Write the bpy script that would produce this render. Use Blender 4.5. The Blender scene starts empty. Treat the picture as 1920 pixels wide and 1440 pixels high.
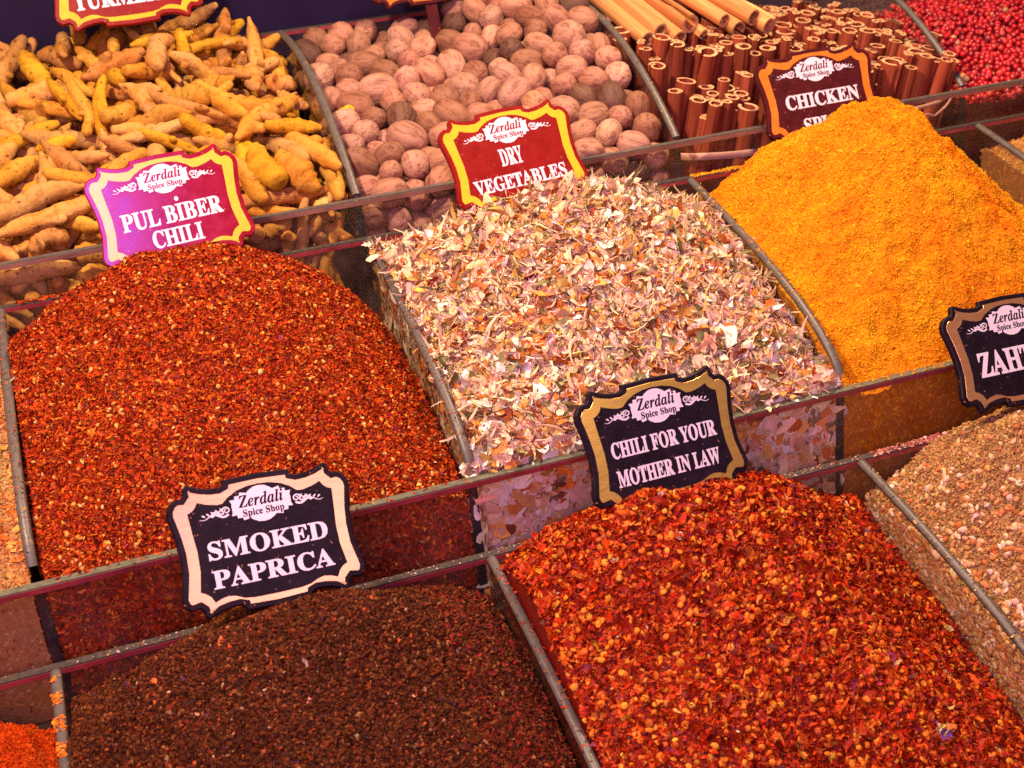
import bpy, bmesh, math, random
import numpy as np
from mathutils import Vector, Matrix
from mathutils.geometry import tessellate_polygon

# ------------------------------------------------------------------ set-up
S = 0.24                      # everything is laid out with one bin width = 1, then scaled to metres at the end
C = bpy.context.scene.collection
sc = bpy.context.scene

# camera
RM = np.array([[0.941084732221698, -0.32634392802252665, -0.08865194539297823],
               [-0.21184153267541983, -0.3645688890712413, -0.9067594444797128],
               [0.2635956976372351, 0.8721176329843677, -0.4122234132395719]])
CP = np.array([0.31019044923816574, -3.5949636431348386, 1.0322319694454707])
FPX = 2495.1631692689333
cam = bpy.data.cameras.new('camera')
camo = bpy.data.objects.new('camera', cam)
C.objects.link(camo)
cam.sensor_width = 36.0
cam.lens = FPX / 1920 * 36.0
cam.clip_start = 0.01
cam.clip_end = 50
cam.dof.use_dof = True
cam.dof.focus_distance = 3.25 * S
cam.dof.aperture_fstop = (cam.lens / 1000) / (0.0115 * S)
mw = Matrix.Identity(4)
for i in range(3):
    mw[i][0], mw[i][1], mw[i][2], mw[i][3] = RM[0][i], -RM[1][i], -RM[2][i], CP[i] * S
camo.matrix_world = mw
sc.camera = camo

# world: dim violet glow of the covered market
world = bpy.data.worlds.new('World')
sc.world = world
world.use_nodes = True
bgn = world.node_tree.nodes['Background']
bgn.inputs[0].default_value = (0.75, 0.36, 0.42, 1)
bgn.inputs[1].default_value = 0.07

def area(name, loc, target, size, power, col, size_y=None):
    l = bpy.data.lights.new(name, 'AREA')
    l.shape = 'RECTANGLE'
    l.size = size * S
    l.size_y = (size_y or size) * S
    l.energy = power
    l.color = col
    o = bpy.data.objects.new(name, l)
    C.objects.link(o)
    d = Vector(target) - Vector(loc)
    o.rotation_euler = d.to_track_quat('-Z', 'Y').to_euler()
    o.location = Vector(loc) * S
    return o

area('market_lamp', (-0.3, -1.35, 2.5), (0.9, -0.6, -0.3), 0.24, 10.2, (1.0, 0.69, 0.43))
area('market_lamp', (2.5, -0.25, 2.7), (1.7, -0.6, -0.2), 0.24, 8.5, (1.0, 0.69, 0.43))
area('pink_light', (-0.6, -4.6, 1.5), (1.2, -0.8, -0.3), 3.0, 7.0, (1.0, 0.45, 0.62), 1.3)
area('foil_fill_light', (2.8, -5.2, 2.4), (1.2, -0.8, -0.2), 1.9, 1.5, (1.0, 0.66, 0.52), 1.2)  # added warm panel behind the camera, for the sign foil to reflect
area('violet_lamp', (0.66, -3.6, 2.74), (0.40, -0.2, 0.12), 0.6, 2.2, (0.32, 0.14, 1.0), 0.75)

sc.view_settings.view_transform = 'Standard'
sc.view_settings.look = 'None'
sc.view_settings.exposure = 0
sc.view_settings.gamma = 1
sc.view_settings.use_curve_mapping = False
sc.cycles.max_bounces = 8
sc.cycles.transparent_max_bounces = 24
sc.cycles.use_denoising = False
sc.cycles.sample_clamp_indirect = 4

rng = np.random.default_rng(7)
random.seed(7)

# ------------------------------------------------------------------ helpers
def project(P):
    q = RM @ (np.asarray(P, float) - CP)
    return 960 + FPX * q[0] / q[2], 720 + FPX * q[1] / q[2], q[2]

def srgb(r, g, b):
    f = lambda c: ((c / 255) / 12.92) if c / 255 <= 0.04045 else (((c / 255) + 0.055) / 1.055) ** 2.4
    return (f(r), f(g), f(b))

def tag(o, label=None, cat=None, group=None, kind=None):
    if label: o['label'] = label
    if cat: o['category'] = cat
    if group: o['group'] = group
    if kind: o['kind'] = kind
    return o

def link(name, me, parent=None, mats=()):
    o = bpy.data.objects.new(name, me)
    C.objects.link(o)
    if parent: o.parent = parent
    for m in mats: me.materials.append(m)
    return o

def empty(name, loc=(0, 0, 0)):
    o = bpy.data.objects.new(name, None)
    o.empty_display_size = 0.01
    C.objects.link(o)
    o.location = loc
    return o

class Geo:
    """Collects chunks of vertices, faces, colours and material indices into one mesh."""
    def __init__(s):
        s.V, s.F, s.Col, s.M, s.Sm, s.n = [], [], [], [], [], 0
    def add(s, V, F, col=None, mat=0, smooth=False):
        V = np.asarray(V, float).reshape(-1, 3); F = np.asarray(F, int)
        if len(F) == 0: return
        s.V.append(V); s.F.append(F + s.n); s.n += len(V)
        if col is None: col = np.ones((len(V), 3)) * 0.5
        col = np.asarray(col, float)
        if col.ndim == 1: col = np.tile(col, (len(V), 1))
        s.Col.append(col)
        s.M.append(np.full(len(F), mat, int)); s.Sm.append(np.full(len(F), smooth, bool))
    def mesh(s, name):
        me = bpy.data.meshes.new(name)
        V = np.concatenate(s.V)
        me.vertices.add(len(V)); me.vertices.foreach_set('co', V.ravel())
        tot = np.concatenate([np.full(len(f), f.shape[1], int) for f in s.F])
        idx = np.concatenate([f.ravel() for f in s.F])
        me.loops.add(len(idx)); me.loops.foreach_set('vertex_index', idx)
        me.polygons.add(len(tot))
        st = np.zeros(len(tot), int); st[1:] = np.cumsum(tot)[:-1]
        me.polygons.foreach_set('loop_start', st); me.polygons.foreach_set('loop_total', tot)
        me.polygons.foreach_set('material_index', np.concatenate(s.M))
        me.polygons.foreach_set('use_smooth', np.concatenate(s.Sm))
        at = me.color_attributes.new('Col', 'FLOAT_COLOR', 'POINT')
        c = np.ones((len(V), 4)); c[:, :3] = np.concatenate(s.Col)
        at.data.foreach_set('color', c.ravel())
        me.update(calc_edges=True)
        return me

def box(g, a, b, mat=0, col=None):
    x0, y0, z0 = a; x1, y1, z1 = b
    V = [(x0, y0, z0), (x1, y0, z0), (x1, y1, z0), (x0, y1, z0), (x0, y0, z1), (x1, y0, z1), (x1, y1, z1), (x0, y1, z1)]
    F = [(0, 3, 2, 1), (4, 5, 6, 7), (0, 1, 5, 4), (1, 2, 6, 5), (2, 3, 7, 6), (3, 0, 4, 7)]
    g.add(V, F, col, mat)

# ------------------------------------------------------------------ materials
def mat(name):
    m = bpy.data.materials.new(name); m.use_nodes = True
    nt = m.node_tree
    return m, nt, nt.nodes['Principled BSDF']

def N(nt, t, **kw):
    n = nt.nodes.new(t)
    for k, v in kw.items(): setattr(n, k, v)
    return n

def noise(nt, scale, detail=4, rough=0.6, coord='Object', stretch=None):
    tc = N(nt, 'ShaderNodeTexCoord')
    n = N(nt, 'ShaderNodeTexNoise')
    n.inputs['Scale'].default_value = scale / S
    n.inputs['Detail'].default_value = detail
    n.inputs['Roughness'].default_value = rough
    if stretch:
        mp = N(nt, 'ShaderNodeMapping'); mp.inputs['Scale'].default_value = stretch
        nt.links.new(tc.outputs[coord], mp.inputs['Vector']); nt.links.new(mp.outputs[0], n.inputs['Vector'])
    else:
        nt.links.new(tc.outputs[coord], n.inputs['Vector'])
    return n

def ramp(nt, src, stops):
    r = N(nt, 'ShaderNodeValToRGB')
    el = r.color_ramp.elements
    while len(el) < len(stops): el.new(0.5)
    for e, (p, c) in zip(el, stops):
        e.position = p; e.color = (*c, 1) if len(c) == 3 else c
    nt.links.new(src, r.inputs[0])
    return r

def mix(nt, a, b, fac, mode='MULTIPLY'):
    m = N(nt, 'ShaderNodeMix', data_type='RGBA', blend_type=mode)
    for sock, v in ((m.inputs[0], fac), (m.inputs[6], a), (m.inputs[7], b)):
        if hasattr(v, 'node'): nt.links.new(v, sock)
        elif isinstance(v, (int, float)): sock.default_value = v
        else: sock.default_value = (*v, 1)
    return m.outputs[2]

def bump(nt, bs, src, strength, dist):
    b = N(nt, 'ShaderNodeBump')
    b.inputs['Strength'].default_value = strength; b.inputs['Distance'].default_value = dist * S
    nt.links.new(src, b.inputs['Height']); nt.links.new(b.outputs[0], bs.inputs['Normal'])

def dusty(m, col=(.34, .13, .07), scale=26, lo=.70):
    nt = m.node_tree; bs = nt.nodes['Principled BSDF']
    src = bs.inputs['Base Color'].links[0].from_socket
    n = noise(nt, scale, 2, .5)
    r = ramp(nt, n.outputs[0], [(lo, (0, 0, 0)), (lo + .05, (1, 1, 1))])
    nt.links.new(mix(nt, src, col, r.outputs[0], 'MIX'), bs.inputs['Base Color'])
    return m

def flake_mat(name, rough=0.6, spec=0.35, nscale=150, nstr=0.35, transl=0.0):
    """Colour of every single flake comes from the mesh's own colour attribute, with a little mottling."""
    m, nt, bs = mat(name)
    at = N(nt, 'ShaderNodeAttribute', attribute_name='Col')
    n = noise(nt, nscale, 3)
    r = ramp(nt, n.outputs[0], [(0.3, (1 - nstr,) * 3), (0.7, (1, 1, 1))])
    col = mix(nt, at.outputs['Color'], r.outputs[0], 1.0)
    nt.links.new(col, bs.inputs['Base Color'])
    bs.inputs['Roughness'].default_value = rough
    bs.inputs['Specular IOR Level'].default_value = spec
    bump(nt, bs, n.outputs[0], 0.35, 0.004)
    return m

def plain(name, col, rough=0.5, spec=0.5, metal=0.0, nscale=None, nstr=0.2, bstr=0.0):
    m, nt, bs = mat(name)
    bs.inputs['Base Color'].default_value = (*col, 1)
    bs.inputs['Roughness'].default_value = rough
    bs.inputs['Specular IOR Level'].default_value = spec
    bs.inputs['Metallic'].default_value = metal
    if nscale:
        n = noise(nt, nscale, 5, 0.65)
        r = ramp(nt, n.outputs[0], [(0.3, tuple(c * (1 - nstr) for c in col)), (0.7, tuple(min(1, c * (1 + nstr * .6)) for c in col))])
        nt.links.new(r.outputs[0], bs.inputs['Base Color'])
        rr = N(nt, 'ShaderNodeMapRange')
        rr.inputs['To Min'].default_value = max(0, rough - 0.12); rr.inputs['To Max'].default_value = min(1, rough + 0.14)
        nt.links.new(n.outputs[0], rr.inputs['Value']); nt.links.new(rr.outputs[0], bs.inputs['Roughness'])
        if bstr: bump(nt, bs, n.outputs[0], bstr, 0.004)
    return m

def glass_mat():
    m, nt, bs = mat('acrylic_glass')
    out = nt.nodes['Material Output']
    nt.nodes.remove(bs)
    tr = N(nt, 'ShaderNodeBsdfTransparent'); tr.inputs[0].default_value = (0.965, 0.965, 0.955, 1)
    gl = N(nt, 'ShaderNodeBsdfGlossy'); gl.inputs['Roughness'].default_value = 0.06
    fr = N(nt, 'ShaderNodeFresnel')       # thin sheet: the same reflection on the far face as on the near one
    gm = N(nt, 'ShaderNodeNewGeometry'); ma = N(nt, 'ShaderNodeMath', operation='MULTIPLY_ADD')
    ma.inputs[1].default_value = 1 / 1.36 - 1.36; ma.inputs[2].default_value = 1.36
    nt.links.new(gm.outputs['Backfacing'], ma.inputs[0]); nt.links.new(ma.outputs[0], fr.inputs[0])
    m1 = N(nt, 'ShaderNodeMixShader')
    nt.links.new(fr.outputs[0], m1.inputs[0]); nt.links.new(tr.outputs[0], m1.inputs[1]); nt.links.new(gl.outputs[0], m1.inputs[2])
    df = N(nt, 'ShaderNodeBsdfDiffuse'); df.inputs[0].default_value = (0.45, 0.30, 0.24, 1)   # clinging spice dust
    n = noise(nt, 9, 8, 0.75)
    mr = N(nt, 'ShaderNodeMapRange')
    mr.inputs['From Min'].default_value = 0.42; mr.inputs['From Max'].default_value = 0.8
    mr.inputs['To Min'].default_value = 0.006; mr.inputs['To Max'].default_value = 0.09
    nt.links.new(n.outputs[0], mr.inputs['Value'])
    m2 = N(nt, 'ShaderNodeMixShader')
    nt.links.new(mr.outputs[0], m2.inputs[0]); nt.links.new(m1.outputs[0], m2.inputs[1]); nt.links.new(df.outputs[0], m2.inputs[2])
    nt.links.new(m2.outputs[0], out.inputs[0])
    return m

GLASS = glass_mat()
RAIL = plain('frosted_glass_edge', (0.105, 0.092, 0.085), 0.42, 0.5, nscale=60, nstr=0.3, bstr=0.2)
RAIL_F = plain('frosted_green_edge', (0.125, 0.13, 0.095), 0.45, 0.5, nscale=60, nstr=0.35, bstr=0.2)
RAIL_B = plain('dusty_dark_edge', (0.055, 0.045, 0.04), 0.5, 0.5, nscale=90, nstr=0.6, bstr=0.3)
TEAL = plain('cut_glass_end', (0.012, 0.022, 0.03), 0.3, 0.5, nscale=14, nstr=0.6)
POLISH = plain('glass_edge_red_reflection', (0.24, 0.03, 0.045), 0.22, 0.9, nscale=6, nstr=0.5)  # glossy edge strip; the red reflection in the glass is put into its colour
REFLEX_TAN = plain('glass_edge_tan_reflection', (0.22, 0.10, 0.085), 0.22, 0.9, nscale=6, nstr=0.5)  # same strip on the back tier, its reflection painted in tan
WOOD = plain('dark_stand_wood', (0.03, 0.014, 0.012), 0.6, nscale=10, nstr=0.4)
NAVY = plain('navy_panel', (0.010, 0.004, 0.030), 0.6, 0.15, nscale=8, nstr=0.2)

# ------------------------------------------------------------------ the stand
YF = [0.0, -0.922, -1.844]           # front panes of the three tiers
ZF = [0.0, -0.449, -0.898]
YB = [0.954, -0.061, -0.998]         # back panes
ZB = [0.340, -0.097, -0.612]
CX = [0.0103, 1.0, 1.9932, 3.007]    # dividers
T = 0.0118                           # half thickness of the glass
FLOOR = [z - 0.36 for z in ZF]

g = Geo()
for r in range(3):
    box(g, (-1.4, YF[r] - 0.02, FLOOR[r] - 0.5 + 0.11 * (r == 9)), (4.4, YB[r] + 0.02, FLOOR[r]))
link('display_stand', g.mesh('display_stand'), None, [WOOD])['kind'] = 'structure'
g = Geo(); box(g, (-1.6, 1.08, -0.4), (1.9, 1.11, 1.6))
tag(link('backdrop_board', g.mesh('backdrop_board'), None, [NAVY]), 'dark navy upright panel standing behind the turmeric bin', 'board')

def front_pane(r, label):
    root = empty('front_glass', (1.5, YF[r], FLOOR[r]))
    tag(root, label, 'glass panel', 'glass panes of the spice bins')
    def P(nm, a, b, m):
        g = Geo(); box(g, (a[0] - 1.5, a[1] - YF[r], a[2] - FLOOR[r]), (b[0] - 1.5, b[1] - YF[r], b[2] - FLOOR[r])); return link(nm, g.mesh(nm), root, [m])
    x0, x1, y, z = -1.3, 4.3, YF[r], ZF[r]
    P('pane', (x0, y - T, FLOOR[r] + 0.002), (x1, y + T, z - 0.016), GLASS)
    P('frosted_edge', (x0, y - T, z - 0.004), (x1, y + T, z), RAIL_F if r else RAIL)
    P('reflection_edge', (x0, y - T - 0.0015, z - 0.016), (x1, y + T, z - 0.004), POLISH if r else REFLEX_TAN)  # reflected stripe below the top edge, carried by the strip's own colour

def back_pane(r, label):
    root = empty('back_glass', (1.5, YB[r], FLOOR[r]))
    tag(root, label, 'glass panel', 'glass panes of the spice bins')
    def P(nm, a, b, m):
        g = Geo(); box(g, (a[0] - 1.5, a[1] - YB[r], a[2] - FLOOR[r]), (b[0] - 1.5, b[1] - YB[r], b[2] - FLOOR[r])); return link(nm, g.mesh(nm), root, [m])
    x0, x1, y, z = -1.3, 4.3, YB[r], ZB[r]
    P('pane', (x0, y - T, FLOOR[r] + 0.002), (x1, y + T, z - 0.015), GLASS)
    P('frosted_edge', (x0, y - T, z - 0.004), (x1, y + T, z), RAIL_B)
    P('reflection_edge', (x0, y - T - 0.0015, z - 0.015), (x1, y + T, z - 0.004), POLISH)

front_pane(0, 'clear front glass of the back tier, before turmeric, nutmeg and cinnamon')
front_pane(1, 'clear front glass of the middle tier with green upper edge, before the dry vegetables')
back_pane(0, 'clear rear glass behind the nutmeg bin')
back_pane(1, 'low dusty rear glass of the middle tier, at the foot of the nutmeg bin')
back_pane(2, 'low dusty rear glass of the front tier, behind the smoked paprica')

def rail_z(r, y):
    t = np.clip((np.asarray(y, float) - YF[r]) / (YB[r] - YF[r]), 0, 1)
    if r == 0: k = 1 - (1 - t) ** 2.4
    else: k = t ** 0.52
    return ZF[r] + (ZB[r] - ZF[r]) * k

def divider(r, c, label):
    x = CX[c]
    y0, y1 = YF[r] + T + 0.001, YB[r] - T - 0.001
    root = empty('divider', (x, y0, FLOOR[r]))
    tag(root, label, 'glass divider', 'curved glass dividers between spice bins')
    t = np.linspace(0, 1, 49) ** 1.6
    ys = y0 + (y1 - y0) * t
    zs = rail_z(r, ys)
    # rounded frosted rail swept along the curved top edge
    prof = [(-T, -0.010), (-T, -0.003), (-0.6 * T, 0.002), (0, 0.0035), (0.6 * T, 0.002), (T, -0.003), (T, -0.010)]
    tan = np.stack([np.gradient(ys), np.gradient(zs)], 1); tan /= np.linalg.norm(tan, axis=1)[:, None]
    V = []
    for i in range(len(ys)):
        ny, nz = -tan[i, 1], tan[i, 0]
        for px, pn in prof: V.append((px, ys[i] + ny * pn - y0, zs[i] + nz * pn - FLOOR[r]))
    k = len(prof); F = []
    for i in range(len(ys) - 1):
        for j in range(k): F.append((i * k + j, i * k + (j + 1) % k, (i + 1) * k + (j + 1) % k, (i + 1) * k + j))
    g = Geo(); g.add(V, F, smooth=True); link('frosted_edge', g.mesh('rail'), root, [RAIL])
    # pane below the rail
    zz = zs - 0.011; zb = 0.002
    V, F = [], []
    for sx in (-T + .0005, T - .0005):
        for i in range(len(ys)):
            V.append((sx, ys[i] - y0, zz[i] - FLOOR[r] - 0.004)); V.append((sx, ys[i] - y0, zb))
    n = len(ys) * 2
    for i in range(len(ys) - 1):
        a = 2 * i
        F.append((a, a + 1, a + 3, a + 2)); F.append((n + a, n + a + 2, n + a + 3, n + a + 1))
    g = Geo(); g.add(V, F); link('pane', g.mesh('pane'), root, [GLASS])
    g = Geo(); box(g, (-T * 0.92, 0.0, 0.003), (T * 0.92, 0.004, ZF[r] - 0.030 - FLOOR[r])); link('cut_end', g.mesh('cut_end'), root, [TEAL])

divider(0, 1, 'curved glass divider between the turmeric fingers and the nutmegs')
divider(0, 2, 'curved glass divider between the nutmegs and the cinnamon sticks')
divider(0, 3, 'curved glass divider between the cinnamon sticks and the pink peppercorns')
divider(1, 0, 'curved glass divider between the tan powder and the Pul Biber chili heap')
divider(1, 1, 'curved glass divider between the Pul Biber chili and the dry vegetables')
divider(1, 2, 'curved glass divider between the dry vegetables and the orange powder')
divider(1, 3, 'curved glass divider between the orange powder and the coarse tan powder')
divider(2, 0, 'curved glass divider between the bright orange powder and the smoked paprica')
divider(2, 1, 'curved glass divider between the smoked paprica and the seedy red chili flakes')
divider(2, 2, 'curved glass divider between the seedy red chili flakes and the sesame mix')

# ------------------------------------------------------------------ loose goods
def vnoise(nx, ny, cells, seed):
    r = np.random.default_rng(seed)
    L = r.random((cells + 3, cells + 3))
    u = np.linspace(0, cells, nx); v = np.linspace(0, cells, ny)
    iu = np.floor(u).astype(int); iv = np.floor(v).astype(int)
    fu = u - iu; fv = v - iv
    fu = fu * fu * (3 - 2 * fu); fv = fv * fv * (3 - 2 * fv)
    a = L[np.ix_(iv, iu)]; b = L[np.ix_(iv, iu + 1)]; c = L[np.ix_(iv + 1, iu)]; d = L[np.ix_(iv + 1, iu + 1)]
    return (a * (1 - fu) + b * fu) * (1 - fv)[:, None] + (c * (1 - fu) + d * fu) * fv[:, None] - 0.5

def blur(Z, k):
    for _ in range(k):
        P = np.pad(Z, 1, mode='edge')
        Z = (P[:-2, 1:-1] + P[2:, 1:-1] + P[1:-1, :-2] + P[1:-1, 2:] + 2 * P[1:-1, 1:-1]) / 6
    return Z

class Heap:
    def __init__(s, r, c, zf, zr, zb, yr, amp=((5, .03), (11, .016), (24, .010)), n=160, sh=0.75, seed=1, y0=None, x1=None):
        s.r = r
        s.x0 = (CX[c] if c >= 0 else -1.0) + T + 0.004
        s.x1 = (CX[c + 1] if c + 1 < 4 else 4.0) - T - 0.004
        if x1: s.x1 = x1
        s.y0 = (YF[r] + T + 0.005) if y0 is None else y0
        s.y1 = YB[r] - T - 0.005
        s.n = n
        xs = np.linspace(s.x0, s.x1, n); ys = np.linspace(s.y0, s.y1, n)
        X, Y = np.meshgrid(xs, ys)
        yf = YF[r]
        f = lambda p: np.interp(X, [q[0] for q in p], [q[1] for q in p])
        A, B, D = f(zf), f(zr), f(zb)
        v = np.clip((Y - yf) / (yr - yf), 0, 1); w = np.clip((Y - yr) / (YB[r] - yr), 0, 1)
        Z = np.where(Y < yr, A + (B - A) * v ** sh, B + (D - B) * w)
        Z = blur(Z, int(10 * (n / 160) ** 2))
        for i, (cells, a) in enumerate(amp): Z = Z + a * vnoise(n, n, cells, seed * 10 + i)
        s.Z = Z; s.xs = xs; s.ys = ys
        gy, gx = np.gradient(Z, ys, xs); s.gx, s.gy = gx, gy
        s.seed = seed
        s.rng = np.random.default_rng(seed + 100)
    def at(s, x, y):
        u = np.clip((x - s.x0) / (s.x1 - s.x0) * (s.n - 1), 0, s.n - 1.001); v = np.clip((y - s.y0) / (s.y1 - s.y0) * (s.n - 1), 0, s.n - 1.001)
        i = u.astype(int); j = v.astype(int); a = u - i; b = v - j
        def bl(Q): return (Q[j, i] * (1 - a) + Q[j, i + 1] * a) * (1 - b) + (Q[j + 1, i] * (1 - a) + Q[j + 1, i + 1] * a) * b
        return bl(s.Z), bl(s.gx), bl(s.gy)
    def z(s, x, y):
        return float(s.at(np.array([x]), np.array([y]))[0][0])
    def base(s, g, col, colvar=0.25, mat=0, fine=None, smooth=True):
        n = s.n; X, Y = np.meshgrid(s.xs, s.ys)
        V = np.stack([X, Y, s.Z], -1).reshape(-1, 3)
        j, i = np.meshgrid(np.arange(n - 1), np.arange(n - 1), indexing='ij')
        a = (j * n + i).ravel()
        F = np.stack([a, a + 1, a + n + 1, a + n], 1)
        var = 1 + colvar * 2 * (vnoise(n, n, 40, s.seed + 31) + 0.6 * vnoise(n, n, 90, s.seed + 32))
        col = np.asarray(col)[None, :] * np.clip(var.reshape(-1, 1), 0.2, 1.8)
        g.add(V, F, col, mat, smooth)
        # sides pressed against the glass
        fl = FLOOR[s.r] + 0.004
        for side in ('f', 'l', 'r', 'b'):
            e = {'f': (s.xs, np.full(n, s.y0), s.Z[0]), 'b': (s.xs[::-1], np.full(n, s.y1), s.Z[-1][::-1]),
                 'l': (np.full(n, s.x0), s.ys[::-1], s.Z[::-1, 0]), 'r': (np.full(n, s.x1), s.ys, s.Z[:, -1])}[side]
            m = 14; rows = []
            for k in range(m):
                t = k / (m - 1)
                rows.append(np.stack([e[0], e[1], e[2] * (1 - t) + fl * t], 1))
            V = np.concatenate(rows)
            j, i = np.meshgrid(np.arange(m - 1), np.arange(n - 1), indexing='ij'); a = (j * n + i).ravel()
            F = np.stack([a, a + n, a + n + 1, a + 1], 1)
            var = 1 + colvar * s.rng.normal(size=(len(V), 1)) * 0.5
            g.add(V, F, np.asarray(col[:1]).mean(0)[None, :] * np.clip(var, .3, 1.7), mat, smooth)
    def points(s, n, lift=0.0, ymin=None, xmax=None, xmin=None, ymax=None, dens=None):
        ymin = s.y0 if ymin is None else ymin
        out = []
        need = n
        while need > 0:
            x = s.rng.uniform(xmin or s.x0, xmax or s.x1, need); y = s.rng.uniform(ymin, ymax or s.y1, need)
            z, gx, gy = s.at(x, y)
            k = s.rng.random(need) < np.sqrt(1 + gx ** 2 + gy ** 2) / 1.7
            if dens is not None: k &= s.rng.random(need) < dens(x, y)
            out.append(np.stack([x, y, z, -gx, -gy, np.ones(need)], 1)[k]); need = n - sum(len(o) for o in out)
        o = np.concatenate(out)[:n]
        P = o[:, :3]; Nn = o[:, 3:] / np.linalg.norm(o[:, 3:], axis=1)[:, None]
        return P + Nn * lift, Nn
    def side(s, n, which, depth=0.34, top=0.0):
        if which == 'f':
            x = s.rng.uniform(s.x0, s.x1, n); z, _, _ = s.at(x, np.full(n, s.y0 + 1e-4)); y = np.full(n, s.y0); Nn = np.tile((0, -1.0, 0), (n, 1))
        else:
            y = s.rng.uniform(s.y0, s.y1, n); xx = s.x0 if which == 'l' else s.x1
            z, _, _ = s.at(np.full(n, xx), y); x = np.full(n, xx); Nn = np.tile((-1.0 if which == 'l' else 1.0, 0, 0), (n, 1))
        z = z + top - s.rng.random(n) * depth
        return np.stack([x, y, z], 1), Nn

def scatter(g, P, Nn, templates, size, tilt, cols, rg, mat=0, smooth=False, sink=0.0):
    """Copies little flake templates to points, each with its own turn, tilt, size and colour."""
    n = len(P)
    rnd = rg.normal(size=(n, 3)) * tilt
    w = Nn + rnd; w /= np.linalg.norm(w, axis=1)[:, None]
    a = rg.normal(size=(n, 3)); a -= (a * w).sum(1)[:, None] * w; a /= np.linalg.norm(a, axis=1)[:, None]
    b = np.cross(w, a)
    size = np.asarray(size)
    which = rg.integers(0, len(templates), n)
    for k, (TV, TF) in enumerate(templates):
        m = which == k
        if not m.any(): continue
        q = TV[None] * size[m][:, None, :]
        V = P[m][:, None, :] + q[..., 0:1] * a[m][:, None, :] + q[..., 1:2] * b[m][:, None, :] + (q[..., 2:3] - sink) * w[m][:, None, :]
        cnt = m.sum(); nv = len(TV)
        F = (TF[None] + (np.arange(cnt) * nv)[:, None, None]).reshape(-1, TF.shape[1])
        g.add(V.reshape(-1, 3), F, np.repeat(cols[m], nv, 0), mat, smooth)

def tmpl_flake(k, rg, bend=0.5, ring=6, jag=0.35):
    out = []
    for _ in range(k):
        th = np.arange(ring) / ring * 2 * math.pi + rg.uniform(-.25, .25, ring)
        r = 1 + rg.uniform(-jag, jag, ring)
        x, y = r * np.cos(th), r * np.sin(th) * rg.uniform(.5, .9)
        c1, c2 = rg.normal(0, bend, 2)
        z = c1 * x * x * .5 + c2 * x * y * .5 + rg.normal(0, .12, ring)
        V = np.vstack([[0, 0, rg.normal(0, .1)], np.stack([x, y, z], 1)])
        F = np.array([(0, 1 + i, 1 + (i + 1) % ring) for i in range(ring)])
        out.append((V, F))
    return out

def tmpl_chunk(k, rg):
    out = []
    for _ in range(k):
        V = np.array([(1, 0, 0), (-1, 0, 0), (0, 1, 0), (0, -1, 0), (0, 0, 1), (0, 0, -1)], float) * rg.uniform(.55, 1.2, (6, 1)) + rg.normal(0, .15, (6, 3))
        F = np.array([(0, 2, 4), (2, 1, 4), (1, 3, 4), (3, 0, 4), (2, 0, 5), (1, 2, 5), (3, 1, 5), (0, 3, 5)])
        out.append((V, F))
    return out

def tmpl_seed(k, rg, seg=8, rings=4, point=0.0):
    out = []
    for _ in range(k):
        V = [(0, 0, 1)]
        for i in range(1, rings):
            ph = math.pi * i / rings
            for j in range(seg):
                th = 2 * math.pi * j / seg
                x = math.sin(ph) * math.cos(th); y = math.sin(ph) * math.sin(th)
                V.append((x, y * (1 - point * max(0, x)), math.cos(ph)))
        V.append((0, 0, -1)); V = np.array(V) * (1 + rg.normal(0, .05, (len(V), 1)))
        F = []
        for j in range(seg): F.append((0, 1 + j, 1 + (j + 1) % seg))
        for i in range(rings - 2):
            for j in range(seg):
                a = 1 + i * seg + j; b = 1 + i * seg + (j + 1) % seg
                F.append((a, a + seg, b + seg)); F.append((a, b + seg, b))
        l = 1 + (rings - 2) * seg
        for j in range(seg): F.append((l + seg, l + (j + 1) % seg, l + j))
        out.append((V, np.array(F)))
    return out

def tmpl_sheet(k, rg, nu=5, nv=4, aspect=0.5, curl=0.8, ragged=0.3):
    """Curled, ragged scrap of dried vegetable: a rounded blank rolled into part of a cylinder."""
    out = []
    for _ in range(k):
        u = np.linspace(-1, 1, nu); v = np.linspace(-1, 1, nv)
        U, Vv = np.meshgrid(u, v)
        asp = aspect * rg.uniform(.55, 1.35)
        ends = (1 - .93 * np.abs(U) ** rg.uniform(2.2, 4)) ** rg.uniform(.5, .8)
        wdt = asp * ends * (1 + .28 * np.sin(U * rg.uniform(2, 5) + rg.uniform(0, 6)))
        edge = np.abs(Vv) > .9
        X = U + rg.normal(0, ragged * .12, U.shape); Y = Vv * wdt + edge * rg.normal(0, ragged * .35 * asp, U.shape)
        Y = Y + rg.normal(0, .30) * (X * X - .3)
        a1 = rg.normal(0, 1.1) * curl; a2 = rg.normal(0, 1.3) * curl
        def roll(t, ang):
            if abs(ang) < .05: return t, t * 0
            return np.sin(t * ang) / ang, (1 - np.cos(t * ang)) / ang
        Xr, Z1 = roll(X, a1); Yr, Z2 = roll(Y / asp, a2)
        Z = Z1 + Z2 * asp + rg.normal(0, .5) * curl * X * Y + rg.normal(0, .035, U.shape)
        P = np.stack([Xr, Yr * asp, Z], -1).reshape(-1, 3)
        F = []
        for j in range(nv - 1):
            for i in range(nu - 1):
                a = j * nu + i; F.append((a, a + 1, a + nu + 1)); F.append((a, a + nu + 1, a + nu))
        out.append((P, np.array(F)))
    return out

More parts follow.
